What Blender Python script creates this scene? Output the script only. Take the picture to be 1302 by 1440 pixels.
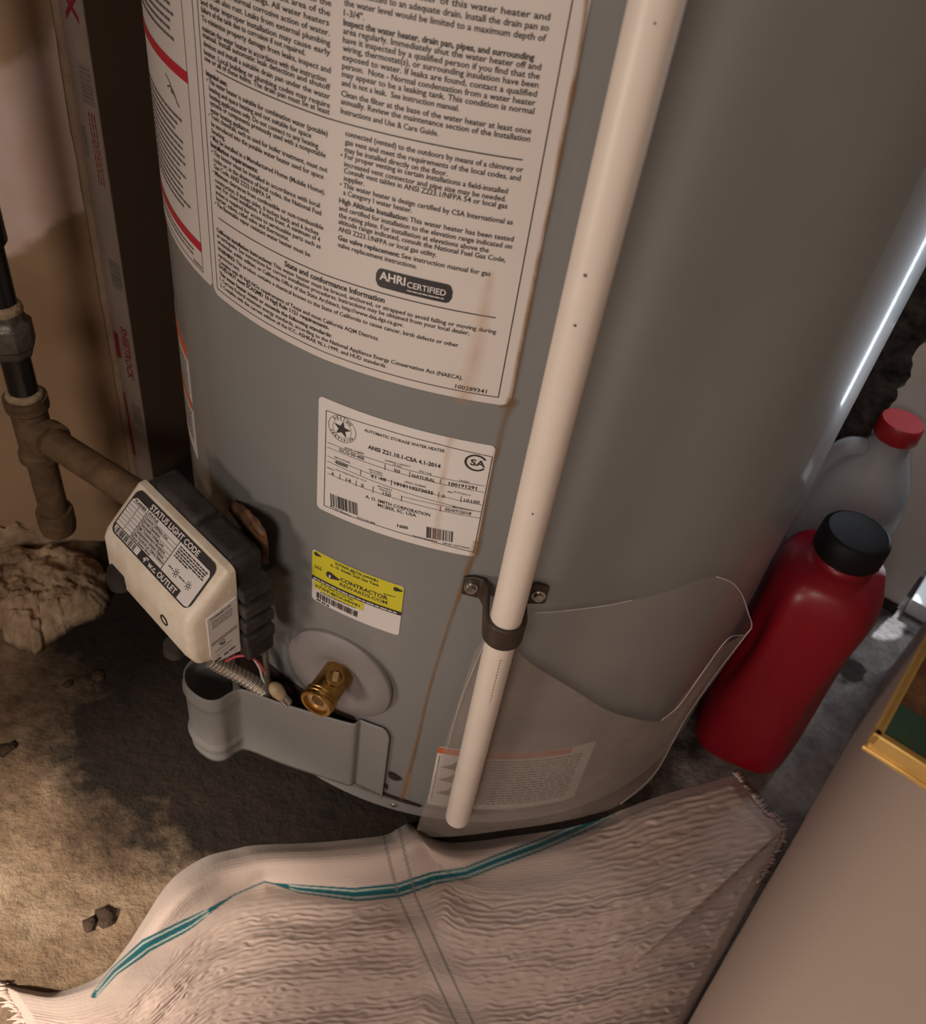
import bpy, bmesh, math, random
import numpy as np
from mathutils import Vector, Matrix, noise

random.seed(7)
rng = np.random.default_rng(7)
for o in list(bpy.data.objects):
    bpy.data.objects.remove(o, do_unlink=True)
scene = bpy.context.scene
COL = scene.collection

# ------------------------------------------------------------------ camera
PW, PH, FPX = 1302.0, 1440.0, 1250.0
CAM = np.array([0.0, -0.6854, 0.7784])
PIT, ROLL, YAW = 0.8263, 0.1706, 0.0232
CM = np.array(Matrix.Rotation(YAW, 3, 'Z') @ Matrix.Rotation(PIT, 3, 'X') @ Matrix.Rotation(ROLL, 3, 'Z'))
cd = bpy.data.cameras.new('camera')
cam = bpy.data.objects.new('camera', cd)
COL.objects.link(cam)
cam.matrix_world = Matrix.Translation(CAM.tolist()) @ Matrix(CM.tolist()).to_4x4()
cd.sensor_fit = 'HORIZONTAL'
cd.sensor_width = 36.0
cd.lens = FPX / PW * 36.0
cd.clip_start = 0.01
cd.dof.use_dof = True
cd.dof.focus_distance = 0.57
cd.dof.aperture_fstop = 14.0
scene.camera = cam

# ------------------------------------------------------------------ world, lights, exposure
vs = scene.view_settings
vs.view_transform = 'Standard'
vs.look = 'None'
vs.gamma = 1.0
vs.use_curve_mapping = False
vs.exposure = 0.0
w = bpy.data.worlds.new('dim_utility_room')
scene.world = w
w.use_nodes = True
w.node_tree.nodes['Background'].inputs[0].default_value = (1.0, 0.80, 0.66, 1)
w.node_tree.nodes['Background'].inputs[1].default_value = 0.035


def lamp(name, kind, loc, target, energy, color, **kw):
    ld = bpy.data.lights.new(name, kind)
    ld.energy = energy
    ld.color = color
    for k, v in kw.items():
        setattr(ld, k, v)
    lo = bpy.data.objects.new(name, ld)
    COL.objects.link(lo)
    lo.location = loc
    d = Vector(target) - Vector(loc)
    lo.rotation_euler = d.to_track_quat('-Z', 'Y').to_euler()
    return lo


lamp('hall_lamp', 'AREA', (-0.36, -1.72, 1.35), (-0.02, -0.2, 0.35), 10.8, (1.0, 0.84, 0.72), shape='DISK', size=0.5)
lamp('side_fill_lamp', 'AREA', (-0.78, -1.02, 0.36), (0.22, -0.55, 0.42), 1.15, (1.0, 0.83, 0.71), shape='DISK', size=0.22, spread=math.radians(75))  # added low fill from the left, brightens the right wall and towel
lamp('door_daylight', 'AREA', (0.913, 0.368, 0.34), (0.22, -0.17, 0.40), 1.25, (0.80, 0.89, 1.0), shape='RECTANGLE', size=0.03, size_y=0.7)
lamp('back_fill_lamp', 'AREA', (0.775, 0.405, 1.05), (0.43, 0.11, 0.15), 0.42, (0.84, 0.90, 1.0), shape='DISK', size=0.24, spread=math.radians(55))  # added cool fill high behind the jugs, standing in for daylight
lamp('sunbeam_through_gap', 'SPOT', (0.80, 0.45, 0.50), (0.517, 0.105, 0.0), 40.0, (0.82, 0.90, 1.0), spot_size=math.radians(4.6), spot_blend=0.25, shadow_soft_size=0.003)
lamp('floor_pool_spot', 'SPOT', (-0.60, -0.92, 0.55), (-0.275, -0.43, 0.0), 46.0, (1.0, 0.85, 0.70), spot_size=math.radians(29), spot_blend=1.0, shadow_soft_size=0.02)  # spot added to make the warm pool of light on the left floor

lamp('sunbeam_on_floor', 'SPOT', (-0.55, -1.0, 0.75), (-0.325, -0.375, 0.0), 12.0, (1.0, 0.90, 0.80), spot_size=math.radians(4.0), spot_blend=0.7, shadow_soft_size=0.004)

# ------------------------------------------------------------------ pixel rays and frames
R = 0.28                                       # tank radius
AV = np.array([0.5216, 0.853, 0.0]); AV /= np.linalg.norm(AV)     # along the side walls, away from us
BV = np.array([AV[1], -AV[0], 0.0])                               # across the closet, to the right
UP = np.array([0, 0, 1.0])


def ray(u):
    d = CM @ np.array([u[0] - PW / 2, -(u[1] - PH / 2), -FPX])
    return CAM, d / np.linalg.norm(d)


def on_z(u, z=0.0):
    o, d = ray(u)
    return o + d * ((z - o[2]) / d[2])


def on_plane(u, n, q):
    o, d = ray(u)
    return o + d * (n @ (q - o) / (n @ d))


def on_cyl(u, r=R):
    o, d = ray(u)
    A = d[0] ** 2 + d[1] ** 2
    B = o[0] * d[0] + o[1] * d[1]
    C = o[0] ** 2 + o[1] ** 2 - r * r
    t = (-B - math.sqrt(max(0.0, B * B - A * C))) / A
    return o + d * t


def pz(u, r=R):
    h = on_cyl(u, r)
    return math.degrees(math.atan2(h[1], h[0])), h[2]


def er(deg):
    a = math.radians(deg)
    return np.array([math.cos(a), math.sin(a), 0.0])


def cyl(phi, z, r=R):
    e = er(phi)
    return (e[0] * r, e[1] * r, z)


def room(a, b, z=0.0):
    return AV * a + BV * b + UP * z


# ------------------------------------------------------------------ materials
def material(name, color, rough=0.6, metal=0.0, var=0.0, vscale=20.0, bump=0.0, bscale=80.0, spec=0.5, color2=None, coat=0.0, detail=6.0):
    m = bpy.data.materials.new(name)
    m.use_nodes = True
    nt = m.node_tree
    p = nt.nodes['Principled BSDF']
    p.inputs['Base Color'].default_value = (*color, 1)
    p.inputs['Roughness'].default_value = rough
    p.inputs['Metallic'].default_value = metal
    p.inputs['Specular IOR Level'].default_value = spec
    p.inputs['Coat Weight'].default_value = coat
    tc = None
    if var or color2 or bump:
        tc = nt.nodes.new('ShaderNodeTexCoord')
    if var or color2:
        n = nt.nodes.new('ShaderNodeTexNoise')
        n.inputs['Scale'].default_value = vscale
        n.inputs['Detail'].default_value = detail
        n.inputs['Roughness'].default_value = 0.65
        nt.links.new(tc.outputs['Object'], n.inputs['Vector'])
        r = nt.nodes.new('ShaderNodeValToRGB')
        c2 = color2 if color2 else tuple(c * (1 - var) for c in color)
        r.color_ramp.elements[0].position = 0.32
        r.color_ramp.elements[1].position = 0.68
        r.color_ramp.elements[0].color = (*c2, 1)
        r.color_ramp.elements[1].color = (*color, 1)
        nt.links.new(n.outputs['Fac'], r.inputs['Fac'])
        nt.links.new(r.outputs['Color'], p.inputs['Base Color'])
    if bump:
        n2 = nt.nodes.new('ShaderNodeTexNoise')
        n2.inputs['Scale'].default_value = bscale
        n2.inputs['Detail'].default_value = 8.0
        nt.links.new(tc.outputs['Object'], n2.inputs['Vector'])
        b = nt.nodes.new('ShaderNodeBump')
        b.inputs['Strength'].default_value = bump
        b.inputs['Distance'].default_value = 0.004
        nt.links.new(n2.outputs['Fac'], b.inputs['Height'])
        nt.links.new(b.outputs['Normal'], p.inputs['Normal'])
    return m


M = {}
M['tank'] = material('grey_enamel', (0.225, 0.226, 0.222), 0.34, var=0.10, vscale=6, spec=0.4, coat=0.35)
M['tank'].node_tree.nodes['Principled BSDF'].inputs['Coat Roughness'].default_value = 0.10
M['cover_grey'] = material('grey_enamel_cover', (0.25, 0.245, 0.24), 0.42, var=0.08, vscale=10)
M['escutcheon'] = material('grey_plastic', (0.255, 0.235, 0.232), 0.5, var=0.10, vscale=60)
M['paper'] = material('label_paper', (0.66, 0.60, 0.565), 0.5, var=0.06, vscale=8)
M['paper2'] = material('label_paper_white', (0.72, 0.68, 0.655), 0.45, var=0.05, vscale=14)
M['ink'] = material('black_ink', (0.035, 0.03, 0.032), 0.5)
M['ink_soft'] = material('grey_ink', (0.12, 0.105, 0.105), 0.6)
M['red'] = material('red_ink', (0.48, 0.012, 0.03), 0.5)
M['orange'] = material('orange_ink', (0.62, 0.12, 0.035), 0.5)
M['yellow'] = material('yellow_ink', (0.66, 0.60, 0.03), 0.45, var=0.10, vscale=60)
M['pipe'] = material('cream_plastic_pipe', (0.75, 0.665, 0.585), 0.42, var=0.07, vscale=18)
M['black_plastic'] = material('black_plastic', (0.018, 0.016, 0.016), 0.45, bump=0.08, bscale=120)
M['dusty_black'] = material('dusty_black_plastic', (0.050, 0.043, 0.040), 0.75, color2=(0.012, 0.010, 0.010), vscale=45, bump=0.25, bscale=250)
M['strap'] = material('dark_brown_strap', (0.030, 0.024, 0.022), 0.45, color2=(0.055, 0.030, 0.015), vscale=90)
M['steel'] = material('zinc_screw', (0.62, 0.60, 0.57), 0.28, metal=1.0)
M['brass'] = material('brass', (0.52, 0.31, 0.10), 0.30, metal=1.0, var=0.35, vscale=90)
M['brass_light'] = material('brass_bore', (0.66, 0.47, 0.24), 0.35, metal=0.7)
M['cover_white'] = material('cream_valve_cover', (0.82, 0.76, 0.66), 0.45, color2=(0.68, 0.56, 0.42), vscale=55, bump=0.05, bscale=200)
M['corrugated'] = material('corrugated_steel_tube', (0.46, 0.42, 0.36), 0.38, metal=0.7)
M['wire_red'] = material('red_wire', (0.50, 0.06, 0.09), 0.45)
M['wire_white'] = material('white_wire', (0.62, 0.57, 0.52), 0.5)
M['connector'] = material('tan_connector', (0.52, 0.39, 0.24), 0.5, var=0.2, vscale=120)
M['dark'] = material('dark_burner_door', (0.035, 0.012, 0.009), 0.8, var=0.4, vscale=40)
M['flap'] = material('scorched_brown_flap', (0.27, 0.135, 0.06), 0.7, color2=(0.045, 0.020, 0.012), vscale=60, bump=0.2)
M['rust_paint'] = material('rust_brown', (0.30, 0.12, 0.025), 0.8, color2=(0.16, 0.06, 0.015), vscale=120)
M['iron_black'] = material('black_iron_pipe', (0.014, 0.013, 0.013), 0.25, spec=0.6)
M['iron_brown'] = material('rusty_brown_pipe', (0.20, 0.125, 0.065), 0.7, color2=(0.085, 0.05, 0.028), vscale=45, bump=0.3, bscale=160)
M['galv'] = material('dull_grey_fitting', (0.20, 0.19, 0.17), 0.45, metal=0.5, color2=(0.075, 0.065, 0.05), vscale=70, bump=0.2, bscale=200)
M['dope'] = material('dried_pipe_dope', (0.48, 0.36, 0.22), 0.8, var=0.5, vscale=160, bump=0.5, bscale=300)
M['rock'] = material('crumbly_concrete', (0.60, 0.44, 0.29), 0.95, color2=(0.20, 0.125, 0.07), vscale=28, bump=0.7, bscale=120)
M['mud_and_shade'] = material('dried_mud', (0.075, 0.045, 0.027), 0.95, color2=(0.03, 0.018, 0.012), vscale=120, bump=0.6, bscale=300)
M['red_jug'] = material('red_plastic', (0.26, 0.004, 0.014), 0.36, var=0.15, vscale=10)
M['cap_black'] = material('black_cap', (0.008, 0.0075, 0.008), 0.55, spec=0.2, bump=0.05)
M['cap_red'] = material('red_cap', (0.42, 0.02, 0.025), 0.42)
M['gold'] = material('gold_trim', (0.80, 0.52, 0.17), 0.35, metal=0.6, var=0.2, vscale=60)
M['green'] = material('green_panel', (0.055, 0.11, 0.045), 0.4, color2=(0.03, 0.10, 0.09), vscale=30)
M['fringe'] = material('towel_fringe', (0.60, 0.47, 0.41), 0.95)
M['beige'] = material('beige_painted_panel', (0.66, 0.54, 0.46), 0.6, var=0.04, vscale=5)
M['far_dark'] = material('black_mouldy_wall', (0.11, 0.09, 0.082), 0.95, color2=(0.006, 0.005, 0.005), vscale=55, bump=0.8, bscale=90)
M['panel'] = material('grey_board', (0.78, 0.73, 0.69), 0.8, var=0.12, vscale=14, bump=0.1)
M['edge_dark'] = material('dark_board_edge', (0.03, 0.022, 0.018), 0.9)
M['white_out'] = material('white_outer_sill', (0.86, 0.87, 0.88), 0.7, var=0.05, vscale=60)


def drywall_mat():
    m = material('patched_drywall', (0.30, 0.205, 0.135), 0.9, bump=0.12, bscale=60)
    nt = m.node_tree
    p = nt.nodes['Principled BSDF']
    geo = nt.nodes.new('ShaderNodeNewGeometry')
    sep = nt.nodes.new('ShaderNodeSeparateXYZ')
    nt.links.new(geo.outputs['Position'], sep.inputs[0])
    n = nt.nodes.new('ShaderNodeTexNoise')
    n.inputs['Scale'].default_value = 14.0
    n.inputs['Detail'].default_value = 6.0
    nt.links.new(geo.outputs['Position'], n.inputs['Vector'])
    # dried joint compound: a smeared band with ragged edges
    a = nt.nodes.new('ShaderNodeMath'); a.operation = 'MULTIPLY_ADD'
    a.inputs[1].default_value = 0.10
    sl_ = nt.nodes.new('ShaderNodeMath'); sl_.operation = 'MULTIPLY_ADD'; sl_.inputs[1].default_value = -0.75
    nt.links.new(sep.outputs['X'], sl_.inputs[0]); nt.links.new(sep.outputs['Z'], sl_.inputs[2])
    nt.links.new(n.outputs['Fac'], a.inputs[0]); nt.links.new(sl_.outputs[0], a.inputs[2])
    r = nt.nodes.new('ShaderNodeValToRGB')
    e = r.color_ramp.elements
    e[0].position = 0.745; e[0].color = (0, 0, 0, 1)
    e[1].position = 0.757; e[1].color = (1, 1, 1, 1)
    x = e.new(0.878); x.color = (0.85, 0.85, 0.85, 1)
    x = e.new(0.892); x.color = (0.05, 0.05, 0.05, 1)
    nt.links.new(a.outputs[0], r.inputs['Fac'])
    n3 = nt.nodes.new('ShaderNodeTexNoise'); n3.inputs['Scale'].default_value = 9; n3.inputs['Detail'].default_value = 6
    nt.links.new(geo.outputs['Position'], n3.inputs['Vector'])
    r3 = nt.nodes.new('ShaderNodeValToRGB')
    r3.color_ramp.elements[0].position = 0.40; r3.color_ramp.elements[0].color = (0.74, 0.53, 0.43, 1)
    r3.color_ramp.elements[1].position = 0.55; r3.color_ramp.elements[1].color = (0.80, 0.65, 0.60, 1)
    nt.links.new(n3.outputs['Fac'], r3.inputs['Fac'])
    n4 = nt.nodes.new('ShaderNodeTexNoise'); n4.inputs['Scale'].default_value = 5; n4.inputs['Detail'].default_value = 6
    nt.links.new(geo.outputs['Position'], n4.inputs['Vector'])
    r4 = nt.nodes.new('ShaderNodeValToRGB')
    r4.color_ramp.elements[0].position = 0.35; r4.color_ramp.elements[0].color = (0.33, 0.205, 0.115, 1)
    r4.color_ramp.elements[1].position = 0.65; r4.color_ramp.elements[1].color = (0.45, 0.30, 0.18, 1)
    nt.links.new(n4.outputs['Fac'], r4.inputs['Fac'])
    mx = nt.nodes.new('ShaderNodeMix'); mx.data_type = 'RGBA'
    nt.links.new(r.outputs['Color'], mx.inputs['Factor'])
    nt.links.new(r4.outputs['Color'], mx.inputs['A'])
    nt.links.new(r3.outputs['Color'], mx.inputs['B'])
    nt.links.new(mx.outputs['Result'], p.inputs['Base Color'])
    return m


def backwall_mat():
    m = material('bare_brown_wall', (0.17, 0.105, 0.06), 0.95, bump=0.15, bscale=50)
    nt = m.node_tree
    p = nt.nodes['Principled BSDF']
    geo = nt.nodes.new('ShaderNodeNewGeometry')
    sep = nt.nodes.new('ShaderNodeSeparateXYZ')
    nt.links.new(geo.outputs['Position'], sep.inputs[0])
    n = nt.nodes.new('ShaderNodeTexNoise'); n.inputs['Scale'].default_value = 12; n.inputs['Detail'].default_value = 4
    nt.links.new(geo.outputs['Position'], n.inputs['Vector'])
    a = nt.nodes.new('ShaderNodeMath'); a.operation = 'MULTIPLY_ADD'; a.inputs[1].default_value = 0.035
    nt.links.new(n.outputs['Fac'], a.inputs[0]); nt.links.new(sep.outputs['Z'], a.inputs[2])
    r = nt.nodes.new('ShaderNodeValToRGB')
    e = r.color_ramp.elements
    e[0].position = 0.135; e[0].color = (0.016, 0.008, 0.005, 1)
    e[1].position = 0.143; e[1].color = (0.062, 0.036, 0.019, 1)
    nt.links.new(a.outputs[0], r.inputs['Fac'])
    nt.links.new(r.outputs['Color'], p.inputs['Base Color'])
    return m


def floor_mat():
    m = material('dirty_concrete', (0.3, 0.22, 0.15), 0.92)
    nt = m.node_tree
    p = nt.nodes['Principled BSDF']
    geo = nt.nodes.new('ShaderNodeNewGeometry')

    def noise_n(s, d=8.0, rgh=0.65):
        n = nt.nodes.new('ShaderNodeTexNoise')
        n.inputs['Scale'].default_value = s; n.inputs['Detail'].default_value = d; n.inputs['Roughness'].default_value = rgh
        nt.links.new(geo.outputs['Position'], n.inputs['Vector'])
        return n

    def ramp(src, pts):
        r = nt.nodes.new('ShaderNodeValToRGB')
        e = r.color_ramp.elements
        while len(e) < len(pts):
            e.new(0.5)
        for el, (q, c) in zip(e, pts):
            el.position = q; el.color = (*c, 1)
        nt.links.new(src, r.inputs['Fac'])
        return r

    def mix(f, a, b):
        mx = nt.nodes.new('ShaderNodeMix'); mx.data_type = 'RGBA'
        nt.links.new(f, mx.inputs['Factor']); nt.links.new(a, mx.inputs['A']); nt.links.new(b, mx.inputs['B'])
        return mx.outputs['Result']
    brown = ramp(noise_n(16).outputs['Fac'], [(0.28, (0.12, 0.072, 0.042)), (0.5, (0.25, 0.17, 0.105)), (0.72, (0.40, 0.30, 0.205))])
    grey = ramp(noise_n(22).outputs['Fac'], [(0.30, (0.13, 0.11, 0.10)), (0.46, (0.22, 0.19, 0.172)), (0.6, (0.29, 0.255, 0.235))])
    fine = ramp(noise_n(75, 9, 0.75).outputs['Fac'], [(0.33, (0.10, 0.09, 0.08)), (0.48, (0.85, 0.85, 0.85)), (0.70, (1.4, 1.4, 1.4))])
    # grey towards the right-hand wall, brown towards the left
    sep = nt.nodes.new('ShaderNodeSeparateXYZ'); nt.links.new(geo.outputs['Position'], sep.inputs[0])
    big = noise_n(5)
    a = nt.nodes.new('ShaderNodeMath'); a.operation = 'MULTIPLY_ADD'; a.inputs[1].default_value = 0.3
    nt.links.new(big.outputs['Fac'], a.inputs[0]); nt.links.new(sep.outputs['X'], a.inputs[2])
    side = ramp(a.outputs[0], [(0.28, (0, 0, 0)), (0.40, (1, 1, 1))])
    c = mix(side.outputs['Color'], brown.outputs['Color'], grey.outputs['Color'])
    # damp dark stains with hard edges on the slab
    st = ramp(noise_n(7, 4, 0.5).outputs['Fac'], [(0.455, (1, 1, 1)), (0.475, (0, 0, 0))])
    wet = nt.nodes.new('ShaderNodeRGB'); wet.outputs[0].default_value = (0.038, 0.026, 0.022, 1)
    f2 = nt.nodes.new('ShaderNodeMath'); f2.operation = 'MULTIPLY'
    nt.links.new(st.outputs['Color'], f2.inputs[0]); nt.links.new(side.outputs['Color'], f2.inputs[1])
    c = mix(f2.outputs[0], c, wet.outputs[0])
    # shade round the tank foot painted in as one damp, ragged patch
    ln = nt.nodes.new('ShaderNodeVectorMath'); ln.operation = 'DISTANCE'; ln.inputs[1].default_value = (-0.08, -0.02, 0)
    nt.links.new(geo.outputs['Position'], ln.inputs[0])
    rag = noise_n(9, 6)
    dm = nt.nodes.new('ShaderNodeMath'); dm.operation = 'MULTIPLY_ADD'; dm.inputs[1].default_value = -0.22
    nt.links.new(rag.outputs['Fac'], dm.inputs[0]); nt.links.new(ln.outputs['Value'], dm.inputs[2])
    damp_shade = ramp(dm.outputs[0], [(0.225, (1, 1, 1)), (0.275, (0, 0, 0))])
    mud_and_shade = ramp(noise_n(30).outputs['Fac'], [(0.3, (0.007, 0.0035, 0.002)), (0.7, (0.026, 0.014, 0.0075))])
    c = mix(damp_shade.outputs['Color'], c, mud_and_shade.outputs['Color'])
    dk = nt.nodes.new('ShaderNodeMix'); dk.data_type = 'RGBA'; dk.blend_type = 'MULTIPLY'
    dk.inputs['Factor'].default_value = 0.42
    nt.links.new(c, dk.inputs['A']); nt.links.new(fine.outputs['Color'], dk.inputs['B'])
    nt.links.new(dk.outputs['Result'], p.inputs['Base Color'])
    b = nt.nodes.new('ShaderNodeBump'); b.inputs['Strength'].default_value = 0.9; b.inputs['Distance'].default_value = 0.008
    nt.links.new(noise_n(60, 10).outputs['Fac'], b.inputs['Height'])
    nt.links.new(b.outputs['Normal'], p.inputs['Normal'])
    return m


def film_mat(name, amount, tint):
    m = bpy.data.materials.new(name)
    m.use_nodes = True
    nt = m.node_tree
    p = nt.nodes['Principled BSDF']
    p.inputs['Base Color'].default_value = (*tint, 1)
    p.inputs['Roughness'].default_value = 0.35
    tr = nt.nodes.new('ShaderNodeBsdfTransparent')
    mx = nt.nodes.new('ShaderNodeMixShader')
    tc = nt.nodes.new('ShaderNodeTexCoord')
    n = nt.nodes.new('ShaderNodeTexNoise'); n.inputs['Scale'].default_value = 14; n.inputs['Detail'].default_value = 5
    nt.links.new(tc.outputs['Object'], n.inputs['Vector'])
    mr = nt.nodes.new('ShaderNodeMapRange')
    mr.inputs[1].default_value = 0.3; mr.inputs[2].default_value = 0.7
    mr.inputs[3].default_value = amount * 0.7; mr.inputs[4].default_value = amount * 1.25
    nt.links.new(n.outputs['Fac'], mr.inputs[0])
    nt.links.new(mr.outputs[0], mx.inputs[0])
    nt.links.new(tr.outputs[0], mx.inputs[1])
    nt.links.new(p.outputs[0], mx.inputs[2])
    nt.links.new(mx.outputs[0], nt.nodes['Material Output'].inputs[0])
    return m


def streak_mat(name, col, strength):
    """see-through stain: strongest along the middle of the strip (UV x), broken up by noise"""
    m = bpy.data.materials.new(name)
    m.use_nodes = True
    nt = m.node_tree
    p = nt.nodes['Principled BSDF']
    p.inputs['Base Color'].default_value = (*col, 1)
    p.inputs['Roughness'].default_value = 0.85
    uv = nt.nodes.new('ShaderNodeUVMap')
    sep = nt.nodes.new('ShaderNodeSeparateXYZ'); nt.links.new(uv.outputs[0], sep.inputs[0])
    s = nt.nodes.new('ShaderNodeMath'); s.operation = 'PINGPONG'; s.inputs[1].default_value = 0.5
    nt.links.new(sep.outputs['X'], s.inputs[0])
    tc = nt.nodes.new('ShaderNodeTexCoord')
    n = nt.nodes.new('ShaderNodeTexNoise'); n.inputs['Scale'].default_value = 70; n.inputs['Detail'].default_value = 4
    nt.links.new(tc.outputs['Object'], n.inputs['Vector'])
    k = nt.nodes.new('ShaderNodeMath'); k.operation = 'MULTIPLY'
    nt.links.new(s.outputs[0], k.inputs[0]); nt.links.new(n.outputs['Fac'], k.inputs[1])
    k2 = nt.nodes.new('ShaderNodeMath'); k2.operation = 'MULTIPLY'; k2.use_clamp = True
    k2.inputs[1].default_value = 4.0 * strength
    nt.links.new(k.outputs[0], k2.inputs[0])
    tr = nt.nodes.new('ShaderNodeBsdfTransparent')
    mx = nt.nodes.new('ShaderNodeMixShader')
    nt.links.new(k2.outputs[0], mx.inputs[0]); nt.links.new(tr.outputs[0], mx.inputs[1]); nt.links.new(p.outputs[0], mx.inputs[2])
    nt.links.new(mx.outputs[0], nt.nodes['Material Output'].inputs[0])
    return m


M['drywall'] = drywall_mat()
M['backwall'] = backwall_mat()
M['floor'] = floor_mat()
M['film_back'] = film_mat('clear_film', 0.13, (0.55, 0.50, 0.47))
M['film_front'] = film_mat('milky_film', 0.48, (0.36, 0.30, 0.265))
M['streak'] = streak_mat('rust_streak', (0.25, 0.12, 0.03), 0.62)
M['streak_faint'] = streak_mat('faint_rust_stain', (0.58, 0.34, 0.17), 0.20)
M['tape'] = material('printed_tape_paper', (0.26, 0.20, 0.165), 0.85, var=0.15, vscale=25)
M['torn_paper'] = material('torn_paper_edge', (0.40, 0.285, 0.19), 0.9, var=0.3, vscale=60)
g = bpy.data.materials.new('clear_jug_plastic'); g.use_nodes = True
gp = g.node_tree.nodes['Principled BSDF']
gp.inputs['Base Color'].default_value = (0.86, 0.90, 0.93, 1); gp.inputs['Roughness'].default_value = 0.22
gp.inputs['Transmission Weight'].default_value = 0.72; gp.inputs['IOR'].default_value = 1.22
M['clear'] = g


# ------------------------------------------------------------------ object helpers
ORG = {}


def tag(o, label=None, cat=None, group=None, kind=None):
    if label: o['label'] = label
    if cat: o['category'] = cat
    if group: o['group'] = group
    if kind: o['kind'] = kind
    return o


def empty(name, loc, label, cat):
    o = bpy.data.objects.new(name, None)
    COL.objects.link(o)
    o.empty_display_size = 0.05
    o.location = tuple(float(x) for x in loc)
    ORG[o.name] = np.array(loc, float)
    return tag(o, label, cat)


def obj(name, verts, faces, mat, parent=None, smooth=False, bevel=0.0, uvs=None, org=None, thick=0.0, auto=None):
    v = np.array(verts, dtype=float)
    if parent is not None:
        o0 = ORG[parent.name]
    elif org is not None:
        o0 = np.array(org, float)
    else:
        o0 = np.array([(v[:, 0].min() + v[:, 0].max()) / 2, (v[:, 1].min() + v[:, 1].max()) / 2, v[:, 2].min()])
    me = bpy.data.meshes.new(name)
    me.from_pydata((v - o0).tolist(), [], [tuple(int(i) for i in f) for f in faces])
    me.update()
    if uvs is not None:
        ul = me.uv_layers.new(name='UVMap')
        for lp in me.loops:
            ul.data[lp.index].uv = uvs[lp.vertex_index]
    me.materials.append(mat)
    bm = bmesh.new(); bm.from_mesh(me)
    if thick == 0.0 and len(bm.faces) < 60000:
        bmesh.ops.recalc_face_normals(bm, faces=bm.faces)
    bm.to_mesh(me); bm.free()
    o = bpy.data.objects.new(name, me)
    COL.objects.link(o)
    if parent is not None:
        o.parent = parent
    else:
        o.location = o0.tolist()
    ORG[o.name] = o0
    if smooth:
        for p in me.polygons:
            p.use_smooth = True
    if auto is not None:
        me.set_sharp_from_angle(angle=math.radians(auto))
    if thick:
        md = o.modifiers.new('thickness', 'SOLIDIFY'); md.thickness = thick; md.offset = 0.0
    if bevel:
        md = o.modifiers.new('bevel', 'BEVEL'); md.width = bevel; md.segments = 3; md.limit_method = 'ANGLE'; md.angle_limit = math.radians(35)
        for p in me.polygons:
            p.use_smooth = True
        me.set_sharp_from_angle(angle=math.radians(50))
    return o


def grid(nu, nv, fn, wrap=False):
    V = [fn(i / (nu if wrap else nu - 1), j / (nv - 1)) for j in range(nv) for i in range(nu)]
    F = []
    for j in range(nv - 1):
        for i in range(nu if wrap else nu - 1):
            k = (i + 1) % nu
            F.append((j * nu + i, j * nu + k, (j + 1) * nu + k, (j + 1) * nu + i))
    return V, F


def frame_box(c, ax, ay, az, hx, hy, hz):
    c, ax, ay, az = (np.array(q, float) for q in (c, ax, ay, az))
    V = [c + ax * hx * sx + ay * hy * sy + az * hz * sz for sx in (-1, 1) for sy in (-1, 1) for sz in (-1, 1)]
    F = [(0, 1, 3, 2), (4, 6, 7, 5), (0, 4, 5, 1), (2, 3, 7, 6), (0, 2, 6, 4), (1, 5, 7, 3)]
    return V, F


def join(*parts):
    V, F = [], []
    for v, f in parts:
        n = len(V)
        V += [tuple(map(float, x)) for x in v]
        F += [tuple(i + n for i in q) for q in f]
    return V, F


def perp(d):
    d = np.array(d, float); d /= np.linalg.norm(d)
    a = np.array([0, 0, 1.0]) if abs(d[2]) < 0.9 else np.array([1.0, 0, 0])
    x = np.cross(a, d); x /= np.linalg.norm(x)
    return x, np.cross(d, x)


def tube(pts, rad, n=16, caps=True):
    pts = [np.array(p, float) for p in pts]
    rr = rad if hasattr(rad, '__len__') else [rad] * len(pts)
    V, F = [], []
    x = None
    for i, p in enumerate(pts):
        d = pts[min(i + 1, len(pts) - 1)] - pts[max(i - 1, 0)]
        d /= np.linalg.norm(d)
        if x is None:
            x, y = perp(d)
        else:
            x = x - d * (x @ d); x /= np.linalg.norm(x); y = np.cross(d, x)
        for k in range(n):
            t = 2 * math.pi * k / n
            V.append(p + (x * math.cos(t) + y * math.sin(t)) * rr[i])
    for i in range(len(pts) - 1):
        for k in range(n):
            q = (k + 1) % n
            F.append((i * n + k, i * n + q, (i + 1) * n + q, (i + 1) * n + k))
    if caps:
        F.append(tuple(range(n - 1, -1, -1)))
        F.append(tuple(range((len(pts) - 1) * n, len(pts) * n)))
    return V, F


def lathe(base, axis, prof, n=32, caps=True):
    """prof: (distance along axis, radius)"""
    base = np.array(base, float); axis = np.array(axis, float); axis /= np.linalg.norm(axis)
    x, y = perp(axis)
    V, F = [], []
    for h, r in prof:
        for k in range(n):
            t = 2 * math.pi * k / n
            V.append(base + axis * h + (x * math.cos(t) + y * math.sin(t)) * r)
    for i in range(len(prof) - 1):
        for k in range(n):
            q = (k + 1) % n
            F.append((i * n + k, i * n + q, (i + 1) * n + q, (i + 1) * n + k))
    if caps:
        F.append(tuple(range(n - 1, -1, -1)))
        F.append(tuple(range((len(prof) - 1) * n, len(prof) * n)))
    return V, F


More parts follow.
